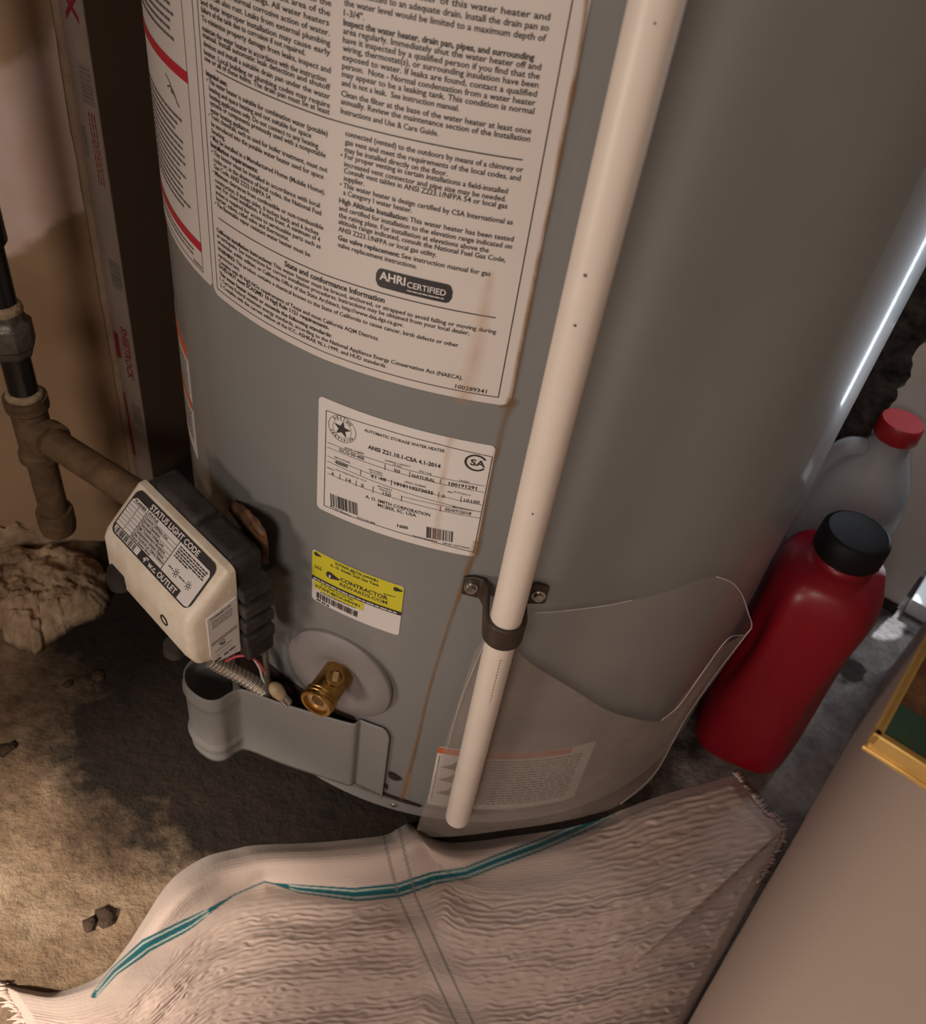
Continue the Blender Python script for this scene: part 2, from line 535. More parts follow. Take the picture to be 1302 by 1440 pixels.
def smooth_path(pts, n):
    """Catmull-Rom through 2-D or 3-D points"""
    P = [np.array(p, float) for p in pts]
    P = [2 * P[0] - P[1]] + P + [2 * P[-1] - P[-2]]
    seg = len(P) - 3
    out = []
    for i in range(n):
        s = min(i / (n - 1) * seg, seg - 1e-9)
        k = int(s); t = s - k
        a, b, c, d = P[k:k + 4]
        out.append(0.5 * ((2 * b) + (-a + c) * t + (2 * a - 5 * b + 4 * c - d) * t * t + (-a + 3 * b - 3 * c + d) * t ** 3))
    return out


# ------------------------------------------------------------------ lettering
_tc = {}


def glyphs(s, bold=False, res=2):
    key = (s, bold, res)
    if key in _tc:
        return _tc[key]
    cu = bpy.data.curves.new('t', 'FONT')
    cu.body = s; cu.size = 1.0; cu.resolution_u = res
    cu.offset = 0.026 if bold else 0.013
    ob = bpy.data.objects.new('t', cu)
    me = ob.to_mesh()
    V = np.array([v.co[:2] for v in me.vertices]).reshape(-1, 2)
    F = [tuple(p.vertices) for p in me.polygons]
    ob.to_mesh_clear()
    bpy.data.objects.remove(ob); bpy.data.curves.remove(cu)
    wd = (V[:, 0].min(), V[:, 0].max()) if len(V) else (0, 1)
    _tc[key] = (V, F, wd)
    return _tc[key]


class Ink:
    """flat print gathered in a surface's own 2-D coordinates, then laid on that surface"""

    def __init__(self, place):
        self.V, self.F, self.place = [], [], place

    def add(self, pts, faces):
        n = len(self.V)
        self.V += [tuple(p) for p in pts]
        self.F += [tuple(i + n for i in f) for f in faces]

    def text(self, s, a, b, h, bold=False, res=2):
        """baseline from a to b, letters of em-height h, stretched to fit"""
        a = np.array(a, float); b = np.array(b, float)
        V, F, (x0, x1) = glyphs(s, bold, res)
        if not len(V): return
        d = b - a; L = np.linalg.norm(d); d /= L; nrm = np.array([-d[1], d[0]])
        P = a + np.outer((V[:, 0] - x0) / (x1 - x0) * L, d) + np.outer(V[:, 1] * h, nrm)
        self.add(P, F)

    def mixed(self, s, a, b, h):
        """'**bold** plain' with one bold run in front"""
        if '**' not in s:
            return self.text(s, a, b, h)
        _, bo, pl = s.split('**')
        if not pl.strip():
            return self.text(bo, a, b, h, True)
        w1 = np.ptp(glyphs(bo, True)[2]) + 0.25; w2 = np.ptp(glyphs(pl.strip())[2])
        f = w1 / (w1 + w2); g1 = (w1 - 0.25) / (w1 + w2)
        a = np.array(a, float); b = np.array(b, float)
        self.text(bo, a, a + (b - a) * g1, h, True)
        self.text(pl.strip(), a + (b - a) * f, b, h)

    def line(self, a, b, t, seg=0.004):
        a = np.array(a, float); b = np.array(b, float)
        L = np.linalg.norm(b - a); n = max(1, int(L / seg))
        d = (b - a) / L; nr = np.array([-d[1], d[0]]) * t / 2
        P = []
        for i in range(n + 1):
            c = a + (b - a) * i / n
            P += [c + nr, c - nr]
        self.add(P, [(2 * i, 2 * i + 1, 2 * i + 3, 2 * i + 2) for i in range(n)])

    def path(self, pts, t, seg=0.004):
        for p, q in zip(pts[:-1], pts[1:]):
            self.line(p, q, t, seg)

    def words(self, a, b, h, cover=1.0, rnd=random):
        """print too small to read: dashes as long as words"""
        a = np.array(a, float); b = np.array(b, float)
        L = np.linalg.norm(b - a); d = (b - a) / L; x = 0
        while x < L * cover:
            wd = min(h * rnd.uniform(1.5, 5.0), L * cover - x)
            if wd > h * 0.5:
                self.line(a + d * x, a + d * (x + wd), h)
            x += wd + h * 0.7

    def bars(self, a, b, h, n=26, rnd=random):
        """bar code standing on the line a-b"""
        a = np.array(a, float); b = np.array(b, float); d = (b - a); L = np.linalg.norm(d); d /= L
        nr = np.array([-d[1], d[0]])
        x = 0; wds = [rnd.choice((1, 1, 2, 3)) for _ in range(2 * n)]; u = L / sum(wds)
        for i, wv in enumerate(wds):
            if i % 2 == 0:
                p, q = a + d * x, a + d * (x + wv * u)
                self.add([p, q, q + nr * h, p + nr * h], [(0, 1, 2, 3)])
            x += wv * u

    def poly(self, pts):
        self.add(pts, [tuple(range(len(pts)))])

    def disc(self, c, r, n=20, hole=None):
        c = np.array(c, float)
        o = [c + r * np.array([math.cos(2 * math.pi * k / n), math.sin(2 * math.pi * k / n)]) for k in range(n)]
        if hole is None:
            self.poly(o)
        else:
            i = [c + hole * np.array([math.cos(2 * math.pi * k / n), math.sin(2 * math.pi * k / n)]) for k in range(n)]
            self.add(o + i, [(k, (k + 1) % n, n + (k + 1) % n, n + k) for k in range(n)])

    def arc_text(self, s, c, r, a0, a1, h, flip=False):
        c = np.array(c, float)
        for k, ch in enumerate(s):
            if ch == ' ': continue
            t = a0 + (a1 - a0) * (k + 0.5) / len(s)
            V, F, (x0, x1) = glyphs(ch, True, 1)
            d = np.array([-math.sin(t), math.cos(t)]) * (1 if flip else -1)
            nr = np.array([math.cos(t), math.sin(t)]) * (-1 if flip else 1)
            P = c + nr * (r if not flip else -r) + np.outer((V[:, 0] - (x0 + x1) / 2) * h, d) + np.outer((V[:, 1] - 0.35) * h, nr)
            self.add(P, F)

    def build(self, name, mat, parent):
        return obj(name, [self.place(p) for p in self.V], self.F, mat, parent)


def tank_place(off, warp=None):
    """2-D print coordinates on the tank: (arc length measured from phi = -90 deg, height)"""
    def f(p):
        phi = -90.0 + math.degrees(p[0] / R)
        z = p[1] + (warp(phi) if warp else 0.0)
        return cyl(phi, z, R + off)
    return f


def S(phi):
    return math.radians(phi + 90.0) * R


def tp(u):
    """photo pixel on the tank skin -> print coordinates"""
    phi, z = pz(u)
    return np.array([S(phi), z])


def tank_sheet(name, phi0, phi1, zb, zt, mat, parent, off, cr=0.0, step=0.6, thick=0.00025):
    """a paper label wrapped on the tank, corners rounded by cr; zb, zt are functions of phi"""
    s0, s1 = S(phi0), S(phi1)
    xs = list(np.linspace(s0, s1, max(3, int((phi1 - phi0) / step))))
    if cr:
        xs = sorted(set(xs + [s0 + cr * (1 - math.cos(t)) for t in np.linspace(0, math.pi / 2, 6)] + [s1 - cr * (1 - math.cos(t)) for t in np.linspace(0, math.pi / 2, 6)]))
    V, F = [], []
    for s in xs:
        phi = -90 + math.degrees(s / R)
        ins = 0.0
        e = min(s - s0, s1 - s)
        if cr and e < cr:
            ins = cr - math.sqrt(max(0.0, cr * cr - (cr - e) ** 2))
        a, b = zb(phi) + ins, zt(phi) - ins
        for rr in (R + off, R + off - thick):
            V += [cyl(phi, a, rr), cyl(phi, b, rr)]
    n = len(xs)
    for i in range(n - 1):
        k, q = 4 * i, 4 * i + 4
        F += [(k, q, q + 1, k + 1), (k + 2, k + 3, q + 3, q + 2), (k, k + 2, q + 2, q), (k + 1, q + 1, q + 3, k + 3)]
    F += [(0, 1, 3, 2), (4 * n - 4, 4 * n - 2, 4 * n - 1, 4 * n - 3)]
    return obj(name, V, F, mat, parent)


def tank_strip(name, pix, widths, mat, parent, off):
    """stain running down the tank along photo points, width in metres at each point"""
    n = max(8, len(pix) * 6)
    pts = smooth_path([tp(u) for u in pix], n)
    ws = np.interp(np.linspace(0, 1, n), np.linspace(0, 1, len(widths)), widths)
    V, F, UV = [], [], []
    pl = tank_place(off)
    for i, p in enumerate(pts):
        d = pts[min(i + 1, n - 1)] - pts[max(i - 1, 0)]; d /= np.linalg.norm(d)
        nr = np.array([-d[1], d[0]])
        for k in range(5):
            V.append(pl(p + nr * ws[i] * (k / 4 - 0.5))); UV.append((k / 4, i / n))
    for i in range(n - 1):
        for k in range(4):
            F.append((5 * i + k, 5 * i + k + 1, 5 * i + k + 6, 5 * i + k + 5))
    return obj(name, V, F, mat, parent, uvs=UV)


# ================================================================== the setting
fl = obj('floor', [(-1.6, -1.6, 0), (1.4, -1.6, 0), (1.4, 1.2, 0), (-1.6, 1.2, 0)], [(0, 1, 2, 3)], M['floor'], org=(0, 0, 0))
tag(fl, 'dirty brown and grey concrete floor', kind='structure')

WB = 0.4196            # right wall plane
v, f = frame_box(room(-0.085, WB + 0.03, 0.75), AV, BV, UP, 0.385, 0.03, 0.75)
tag(obj('wall_right', v, f, M['beige'], bevel=0.002), 'plain beige painted wall standing beside the towel', kind='structure')
v, f = frame_box(room(0.44, -0.03, 0.75), AV, BV, UP, 0.03, 0.315, 0.75)
tag(obj('wall_back', v, f, M['far_dark']), 'black mouldy wall behind the tank', kind='structure')
STB = -0.290           # bare brown wall left of the tank
STA = -0.19
v, f = frame_box(room((STA + 0.41) / 2, STB - 0.017, 0.75), AV, BV, UP, (0.41 - STA) / 2, 0.017, 0.75)
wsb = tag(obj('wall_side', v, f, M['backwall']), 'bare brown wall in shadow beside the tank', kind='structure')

# left drywall, facing us, ending at the printed strip
cl = room(STA, STB - 0.034)
LD = np.array([math.cos(math.radians(14)), math.sin(math.radians(14)), 0]); LN = np.array([LD[1], -LD[0], 0])
v, f = frame_box(cl - LD * 0.52 - LN * 0.008 + UP * 0.75, LD, LN, UP, 0.52, 0.008, 0.75)
wl = tag(obj('wall_left', v, f, M['drywall'], bevel=0.001), 'patched drywall with smears of dried compound', kind='structure')
# pale torn paper edge of the sheet
n = 60
V, F = [], []
for i in range(n + 1):
    z = 1.5 * i / n
    wd = 0.0055 + 0.002 * noise.noise((0, 0, z * 26)) + 0.0008 * random.random()
    base = cl + LN * 0.0008
    for s, t in ((-wd, 0), (0.002, 0), (0.002, 0.003), (-wd * 0.7, 0.0025)):
        V.append(base + LD * s + LN * t + UP * z)
for i in range(n):
    for k in range(4):
        F.append((4 * i + k, 4 * i + (k + 1) % 4, 4 * i + 4 + (k + 1) % 4, 4 * i + 4 + k))
obj('torn_paper_edge', V, F, M['torn_paper'], wl, smooth=True)
# printed tape on the end of the sheet (end of wall_side, facing us)
TN = -AV
tq = room(STA, STB - 0.017)


def tape_place(off):
    return lambda p: tq + BV * p[0] + UP * p[1] + TN * off


v, f = frame_box(tq + TN * 0.0006 + UP * 0.75, BV, TN, UP, 0.017, 0.0005, 0.75)
tape = obj('printed_tape', v, f, M['tape'], wsb)
tape['label'] = 'paper strip with red lettering and bar codes'


def tl(u):
    X = on_plane(u, TN, tq + TN * 0.001)
    return np.array([BV @ (X - tq), X[2]])


ink = Ink(tape_place(0.0014))
for (y0, y1) in ((95, 152), (375, 415), (580, 610)):
    a0, a1 = tl((110 + y0 * 0.17, y0)), tl((110 + y1 * 0.17, y1))
    ink.bars((0.014, a1[1]), (0.014, a0[1]), 0.015, 16)
a0, a1 = tl((125, 180)), tl((128, 222))
ink.text('SHEETROCK', (-0.010, a0[1]), (-0.010, a1[1]), 0.007, False)
ink.build('tape_print', M['ink_soft'], tape)
ink = Ink(tape_place(0.0014))
zt, zb = tl((165, 455))[1], tl((180, 530))[1]
ink.text('SHEETROCK', (0.001, zt), (0.001, zb), 0.0135, True)
zt, zb = tl((130, 160))[1], tl((145, 265))[1]
for k in range(3):
    ink.words((0.0035 + 0.0035 * k, zt), (0.0035 + 0.0035 * k, zb), 0.0013, 0.97)
zt, zb = tl((160, 465))[1], tl((165, 500))[1]
ink.poly([(-0.0165, zb), (-0.006, zb), (-0.006, zt), (-0.0165, zt)])
zt, zb = tl((170, 548))[1], tl((190, 640))[1]
ink.poly([(-0.0165, zb), (-0.008, zb), (-0.010, zt), (-0.0165, zt)])
z0 = tl((100, 6))[1]
ink.text('X', (-0.006, z0 + 0.01), (-0.006, z0 - 0.012), 0.022, True)
ink.build('tape_lettering', material('faded_red_ink', (0.20, 0.010, 0.016), 0.7), tape)

# grey board at the back with a ragged left edge, and the lit gap beside it
V, F = [], []
n = 50
b1 = 0.392
for i in range(n + 1):
    z = 0.012 + 0.325 * i / n
    b0 = 0.268 + 0.012 * noise.noise((3.1, 0, z * 30)) + 0.006 * noise.noise((0, 7, z * 90))
    for a, b in ((0.388, b0), (0.388, b1), (0.402, b1), (0.402, b0)):
        V.append(room(a, b, z))
for i in range(n):
    for k in range(4):
        F.append((4 * i + k, 4 * i + (k + 1) % 4, 4 * i + 4 + (k + 1) % 4, 4 * i + 4 + k))
F += [(3, 2, 1, 0), tuple(4 * n + k for k in range(4))]
d1 = tag(obj('door_1', V, F, M['panel']), 'grey board with a ragged edge standing against the back wall', kind='structure')
v, f = frame_box(room(0.392, 0.33, 0.006), AV, BV, UP, 0.010, 0.063, 0.0058)
obj('bottom_strip', v, f, M['edge_dark'], d1)
v, f = frame_box(room(0.47, 0.50, 0.012), AV, BV, UP, 0.075, 0.10, 0.012)
tag(obj('window_1', v, f, M['white_out'], bevel=0.002), 'sunlit white sill beyond the gap', kind='structure')

# ================================================================== water heater
wh = empty('water_heater', (0, 0, 0), 'tall grey enamelled cylindrical water heater covered in printed labels', 'water heater')
H = 1.45
prof = [(0.0455, R), (0.30, R), (H - 0.02, R), (H - 0.004, R - 0.008), (H, R - 0.02)]
obj('tank_body', *lathe((0, 0, 0), UP, prof, 160), M['tank'], wh, smooth=True, auto=40)
obj('base_ring', *lathe((0, 0, 0), UP, [(0.027, R - 0.006), (0.027, R + 0.0006), (0.0425, R + 0.0006), (0.0425, R - 0.006)], 160), M['cover_grey'], wh, smooth=True, auto=30)
obj('base_seam', *lathe((0, 0, 0), UP, [(0.042, R - 0.004), (0.046, R - 0.004)], 120), M['dark'], wh, smooth=True, auto=30)
for d in (45, 135, 225, 315):
    obj('foot', *lathe((*(er(d) * 0.22)[:2], 0), UP, [(0, 0.02), (0.003, 0.022), (0.028, 0.022)], 20), M['edge_dark'], wh, smooth=True, auto=30)


# --- the big instruction label
def wp(p):
    return 0.001 * (p + 130) / 18 if p < -112 else 0.001 + 0.00024 * (p + 112)


lab = tank_sheet('instruction_label', -131.9, -88.7, lambda p: 0.4835 + wp(p), lambda p: 0.86 + wp(p), M['paper'], wh, 0.0005, 0.006)
lab['label'] = 'large white instruction label in two printed columns'
ink = Ink(tank_place(0.0008, wp))
EM = 0.0038


def row(s, zl, p0, p1, em=EM):
    zz = zl - wp(p0) - 0.0011
    ink.mixed(s, (S(p0), zz), (S(p1), zz), em)


for x0, x1, z in ((-128, -92, 0.619), (-129.4, -92, 0.5372)):
    ink.line((S(x0), z), (S(x1), z), 0.0006)
ink.path([(S(-130.8), 0.86), (S(-130.8), 0.4885), (S(-90.2), 0.4885), (S(-90.2), 0.86)], 0.0005)
LA = [('failure of the tank can lead to damage to the', -111.8, 0.668), ('rooms and floors of the adjacent area of the', -111.9, 0.664),
      ('building and the furnishings. All water heaters', -112.0, 0.660), ('leak due to the normal corrosive action of water.', -111.9, 0.656),
      ('Tanks can also rust. Leaks from external plumbing', -111.8, 0.652), ('and their improper installation may cause early', -111.8, 0.648),
      ('failure of the tank due to corrosion if not repaired.', -114.7, 0.6445),
      ('To minimize property damage from leaks, inspect and', -111.7, 0.6405), ('maintain the **water heater** in accordance with the instruction'.replace('**', ''), -112.2, 0.636),
      ('manual. Install **automatic'.replace('**', '') + ' leak detection and shutoff', -111.7, 0.633), ('devices and install a suitable drain pan under the water', -111.7, 0.629),
      ('heater. Local building or plumbing codes may require', -111.7, 0.625), ('one or all of these items. The drain pan must be at least', -111.7, 0.622)]
for s, e, z in LA:
    row(s, z, -130.15, e)
RA = [('clearances in diameter of this water heater and', -91.77, 0.679), ('be connected to an adequate drain. Install the drain pan so', -91.7, 0.675),
      ('the water level would be limited to a maximum depth of', -91.8, 0.671), ('1-3/4".', -108.3, 0.667),
      ('**Inspect the water heater, drain pan, pipes, and surrounding**', -92.5, 0.6632), ('area regularly. Immediately shut the water heater off and', -91.8, 0.6598),
      ('have it inspected by a qualified person if you find that the', -91.77, 0.6562), ('wiring, thermostat(s), or surrounding insulation have been', -91.75, 0.6527),
      ('exposed to water. If leaks are found, contact a qualified', -91.75, 0.649), ('person.  Note - Normal condensation from a water heater', -91.74, 0.6453),
      ('may appear to be a leaking tank. This condition is normal', -91.73, 0.6418), ('and is not a leak.  See instruction manual.', -98.5, 0.638),
      ('Clean the filter at the base of the water heater at least once', -91.68, 0.6333), ('annually. Review the maintenance section of the Installation', -91.65, 0.6298),
      ('Instructions and Use & Care Guide.', -100.2, 0.6255)]
for s, e, z in RA:
    row(s, z, -110.45, e)
LB = [('**Intended uses:**', -126.1, 0.615), ('• This water heater is suitable for combination water (potable)', -111.9, 0.6117), ('  heating and space heating and not suitable for space', -113.9, 0.608),
      ('  heating applications only. Do not connect to any heating', -113.0, 0.6043), ('  systems or components previously used with a nonpotable', -112.1, 0.601),
      ('  water heating appliance.', -122.6, 0.5972), ('• Toxic chemicals, such as used for boiler treatment, must not', -111.84, 0.594), ('  be introduced into the potable water heater used for space', -112.3, 0.590),
      ('  heating.', -127.0, 0.5862), ('• May be installed in a Manufactured Home (Mobile Home).', -112.05, 0.5823), ('**Installation requirements:**', -121.5, 0.5783),
      ('• This heater must be installed in accordance with local', -112.7, 0.5745), ('  codes or, in the absence of local codes, the National Fuel', -112.5, 0.5707), ('  Gas Code, ANSI Z223.1/NFPA 54.', -119.5, 0.567),
      ('• Minimum clearances from combustible or non-combustible', -112.2, 0.5632), ('  construction, 0 inches sides, 0 inches back and 6 inches', -112.8, 0.5592), ('  vent. For closet installation, 4 inches front. A minimum of 4', -112.6, 0.556),
      ('  inches is required for access to serviceable parts such as', -112.5, 0.5522), ('  burner, valves, relief valve and thermostat.', -116.9, 0.5487), ('• The flammable vapor resistant water heater must be', -113.9, 0.545)]
for s, e, z in LB:
    p0 = -130.0 if s[0] in '*•' else -129.6
    row(s.strip(), z, p0, e)
RB = [('connected (vented) to the outdoors by means of a chimney or', -91.8, 0.616, 1), ('gas vent and meet the requirements of the local codes, and', -91.9, 0.612, 1), ('may be installed directly on the floor.', -98.9, 0.6083, 1),
      ('• For proper venting in certain installations a field-installed', -92.9, 0.605, 0), ('increased vent connector and pipe size may be needed.', -92.93, 0.6013, 1), ('Consult vent tables in ANSI Z223.1/NFPA 54 or local gas', -92.7, 0.598, 1),
      ('supplier.', -107.47, 0.5943, 1), ('• This water heater is design certified by CSA International as', -91.93, 0.5905, 0), ('a Category I water heater.', -102.1, 0.587, 1),
      ('**High Altitude Installation:** This water heater has been tested', -91.57, 0.5822, 0), ('and certified for installation to the elevation range indicated on', -91.6, 0.5783, 0), ('the rating plate. For installation at elevations above the', -93.8, 0.5745, 0),
      ('altitude range indicated, consult the National Fuel Gas Code,', -92.0, 0.571, 0), ('ANSI Z223.1/NFPA or local gas utility.', -99.05, 0.567, 0),
      ('**Gas valve replacement:** See instruction manual for gas', -93.25, 0.5623, 0), ('valve replacement instructions.', -101.0, 0.5583, 0)]
for s, e, z, ind in RB:
    row(s, z, (-109.85 if ind else -110.3), e)
ink.text('State and conformance Information', (S(-117.6), 0.5318), (S(-104.3), 0.5318), 0.0047, True)
ST = [('**California Installation Instructions:** This water heater must be braced, anchored, or strapped to avoid falling or moving during', -91.7, 0.529),
      ('an earthquake. See instructions for correct installation procedures. Instructions may be obtained from your local dealer,', -94.5, 0.5255),
      ('wholesaler, public utilities, or California Office of the State Architect, http://www.dsa.dgs.ca.gov.', -101.9, 0.5215),
      ('**WARNING:** This product contains a chemical known to the State of California to cause cancer, birth defects or other', -95.5, 0.517),
      ('reproductive harm.', -125.5, 0.513), ('Complies with 40 Ng/J NOx requirements of Texas and most California AQM Districts.', -104.67, 0.509),
      ('**DOES NOT meet SCAQMD 10 Ng/J Rule 1121 requirements.**', -111.16, 0.5055), ('**This water heater meets or exceeds the following standards:**', -110.76, 0.501),
      ('1. Current Federal minimum energy standards, according to the National Appliance Energy Conservation Act (NAECA).', -94.5, 0.497),
      ('2. Complies with the current edition of the ICC, ASHRAE 90.1-1999, and HUD standards.', -103.5, 0.493)]
for s, e, z in ST:
    row(s, z, -130.0, e, 0.0036)
ink.text('100289341', (S(-95.2), 0.4898), (S(-91.6), 0.4898), 0.0036)
ink.build('label_print', M['ink'], lab)
# black badge
bx0, bx1, by0, by1 = S(-105.5), S(-96.9), 0.5405, 0.5512
n = 20
badge = Ink(tank_place(0.0009, wp))
xs = np.linspace(bx0, bx1, 34); r_ = 0.0034
for sgn in (0,):
    P = []
    for x in xs:
        e = min(x - bx0, bx1 - x); ins = r_ - math.sqrt(max(0, r_ * r_ - (r_ - min(e, r_)) ** 2))
        P += [(x, by0 + ins), (x, by1 - ins)]
    badge.add(P, [(2 * i, 2 * i + 2, 2 * i + 3, 2 * i + 1) for i in range(len(xs) - 1)])
badge.build('badge', M['ink'], lab)
bt = Ink(tank_place(0.0012, wp))
bt.text('AHRI', (bx0 + 0.0022, 0.5462 - 0.001), (bx0 + 0.0168, 0.5462 - 0.001), 0.0066, True, 3)
bt.text('CERTIFIED', (bx0 + 0.0178, 0.5446), (bx0 + 0.0388, 0.5446), 0.0048, False, 3)
bt.words((bx0 + 0.0180, 0.5428), (bx0 + 0.0385, 0.5428), 0.0006)
bt.build('badge_lettering', M['paper2'], lab)

# --- neighbouring warning label going round to the left
lab2 = tank_sheet('warning_label', -176, -132.1, lambda p: 0.486, lambda p: 0.86, M['paper'], wh, 0.0006, 0.004)
lab2['label'] = 'warning label with two red bars'
ink = Ink(tank_place(0.0009))
ink.path([(S(-134.4), 0.86), (S(-134.4), 0.4905), (S(-174), 0.4905)], 0.0005)
rr = random.Random(3)
for z in [0.578 - 0.0042 * k for k in range(14)]:
    ink.words((S(-172), z), (S(-136.2 - rr.uniform(0, 3.5)), z), 0.0016, 1.0, rr)
for z in [0.700 - 0.0042 * k for k in range(20)]:
    ink.words((S(-172), z), (S(-136.4 - rr.uniform(0, 2)), z), 0.0017, 1.0, rr)
for z in (0.5, 0.4965):
    ink.words((S(-170), z), (S(-137), z), 0.0012, 1.0, rr)
ink.text('100289341', (S(-137.2), 0.4918), (S(-134.7), 0.4918), 0.003)
# small drawing of a falling figure
ink.path([(S(-141.5), 0.597), (S(-140), 0.594), (S(-139.2), 0.590), (S(-138.5), 0.588)], 0.0008)
ink.path([(S(-141.2), 0.5905), (S(-139.9), 0.5925), (S(-138.9), 0.5905), (S(-138.2), 0.5865), (S(-137.5), 0.585)], 0.0011)
ink.disc((S(-139.6), 0.5905), 0.0016)
ink.build('label_print', M['ink_soft'], lab2)
for za, zb_ in ((0.6025, 0.6085), (0.5040, 0.5100)):
    ink = Ink(tank_place(0.0010))
    ink.line((S(-172), (za + zb_) / 2), (S(-134.4), (za + zb_) / 2), zb_ - za, 0.003)
    ink.build('red_bar', M['red'], lab2)

# --- small label far round to the left with orange bars
lab3 = tank_sheet('caution_label', -172, -144.8, lambda p: 0.298, lambda p: 0.405, M['paper'], wh, 0.0004, 0.002)
ink = Ink(tank_place(0.0007))
ink.line((S(-172), 0.399), (S(-144.8), 0.399), 0.012, 0.003)
ink.build('orange_bar', M['orange'], lab3)
ink = Ink(tank_place(0.0007))
ink.line((S(-172), 0.350), (S(-144.8), 0.350), 0.007, 0.003)
ink.build('orange_bar', M['orange'], lab3)
ink = Ink(tank_place(0.0007))
for k in range(8):
    ink.words((S(-170), 0.386 - 0.004 * k), (S(-146), 0.386 - 0.004 * k), 0.0014)
    ink.words((S(-170), 0.340 - 0.004 * k), (S(-146), 0.340 - 0.004 * k), 0.0014)
ink.build('label_print', M['ink_soft'], lab3)


# --- rating plate
def zr(x, y):
    return tp((420 + 0.23041 * x, 540 + 0.23041 * y))


rt = tank_sheet('rating_label', -112.4, -89.35, lambda p: 0.3655 + 0.00012 * (p + 112), lambda p: 0.4575 + 0.00014 * (p + 112), M['paper2'], wh, 0.0005, 0.0035)
rt['label'] = 'white rating label with ruled table and star emblem'
ink = Ink(tank_place(0.0008))
ink.path([zr(172, 157), zr(500, 265), zr(850, 362), zr(1182, 440), zr(1068, 1022), zr(800, 952), zr(480, 858), zr(158, 738), zr(172, 157)], 0.00045)
for a, b in (((180, 352), (1137, 618)), ((178, 381), (1135, 657)), ((178, 434), (1120, 735)), ((178, 466), (1118, 778)), ((178, 540), (1110, 815)), ((630, 682), (1116, 776))):
    pa, pb = zr(*a), zr(*b)
    ink.line(pa, pb, 0.00028)
for a, b in (((530, 485), (528, 520)), ((680, 530), (678, 565)), ((868, 575), (864, 608)), ((382, 520), (380, 552)), ((570, 580), (566, 616)), ((857, 655), (853, 690)), ((992, 682), (990, 718)), ((256, 545), (253, 580)), ((355, 585), (353, 620)), ((458, 620), (455, 660)), ((630, 678), (628, 712)), ((868, 740), (864, 775))):
    ink.line(zr(*a), zr(*b), 0.0004)
T = lambda s, a, b, h, bo=False: ink.text(s, zr(*a), zr(*b), h, bo, 2)
T('AUTOMATIC STORAGE WATER HEATER', (403, 285), (893, 415), 0.0031)
T('ANSI Z21.10.1-CSA 4.1-2014', (425, 390), (866, 510), 0.0043, True)
T('MODEL NUMBER', (285, 390), (402, 428), 0.0017)
T('GCG-50-400', (250, 405), (402, 462), 0.0036)
T('NOMINAL CAPACITY', (530, 465), (685, 505), 0.0015)
T('US GAL', (578, 490), (632, 505), 0.0015)
T('50', (582, 530), (620, 541), 0.0036)
T('GAS TYPE', (735, 530), (812, 552), 0.0016)
T('NATURAL', (693, 563), (833, 596), 0.0036)
T('LISTED', (980, 587), (1040, 602), 0.0016)
T('100191291', (915, 612), (1086, 642), 0.0037, True)
T('INPUT BTU/HR', (222, 445), (318, 483), 0.0017)
T('40000', (224, 480), (302, 510), 0.0038, True)
T('RECOVERY', (432, 520), (515, 547), 0.0015)
T('GPH RATING', (435, 535), (515, 560), 0.0015)
T('41.48', (440, 565), (535, 592), 0.0036)
T('SERIAL NUMBER', (648, 595), (778, 630), 0.0016)
T('1818110273035', (585, 610), (822, 672), 0.0037, True)
T('0', (874, 688), (892, 692), 0.0037)
T('ALTITUDE FT', (945, 655), (1050, 682), 0.0015)
T('10100', (1008, 714), (1104, 728), 0.0036)
T('MIN', (910, 655), (940, 663), 0.0014)
T('MANIFOLD', (178, 508), (222, 528), 0.0014)
T('4', (202, 550), (218, 556), 0.0036)
T('GAS PRESSURE IN. W.C.', (228, 520), (420, 595), 0.0014)
T('14', (292, 588), (322, 598), 0.0036)
T('5', (383, 622), (400, 628), 0.0036)
T('MAX WORKING', (485, 622), (570, 648), 0.0015)
T('PRESSURE PSI', (495, 640), (565, 662), 0.0015)
T('150', (515, 672), (565, 685), 0.0036)
T('MFG DATE', (940, 748), (1034, 768), 0.0015)
T('05/07/2018', (893, 768), (1052, 797), 0.0037)
T('A. O. SMITH CORPORATION', (410, 690), (802, 805), 0.0037)
T('MCBEE, SC. USA', (485, 742), (718, 808), 0.0037)
T('1600', (603, 868), (668, 884), 0.0037, True)
T('Model Number', (195, 745), (325, 808), 0.0020)
T('GCG-50-400', (357, 812), (468, 852), 0.0020)
T('Serial Number', (697, 925), (848, 962), 0.0020)
T('1818110273035', (880, 970), (1042, 1003), 0.0020)
ink.bars(zr(200, 738), zr(368, 800), 0.0105, 20)
ink.bars(zr(780, 932), zr(942, 962), 0.0095, 20)
# star emblem and ring mark
c = zr(268, 273)
star = [c + 0.0062 * (1.0 if k % 2 == 0 else 0.40) * np.array([math.cos(math.pi / 2 + k * math.pi / 5 - 0.1), math.sin(math.pi / 2 + k * math.pi / 5 - 0.1)]) for k in range(10)]
for k in range(10):
    ink.poly([c, star[k], star[(k + 1) % 10]])
ink.disc(c, 0.0098, 36, 0.0095)
ink.disc(c, 0.0066, 36, 0.0064)
ink.arc_text('DESIGN', c, 0.0081, math.radians(140), math.radians(40), 0.0026)
ink.arc_text('CERTIFIED', c, 0.0081, math.radians(200), math.radians(340), 0.0026, True)
c = zr(1083, 478)
for k in range(40):
    t0, t1 = math.radians(35 + 290 * k / 40), math.radians(35 + 290 * (k + 1) / 40)
    q = lambda t, r: c + r * np.array([math.cos(t) * 1.12, math.sin(t)])
    ink.add([q(t0, 0.0062), q(t1, 0.0062), q(t1, 0.0050), q(t0, 0.0050)], [(0, 1, 2, 3)])
ink.text('SA', c + np.array([-0.0034, -0.0021]), c + np.array([0.0056, -0.0021]), 0.0064, True, 3)
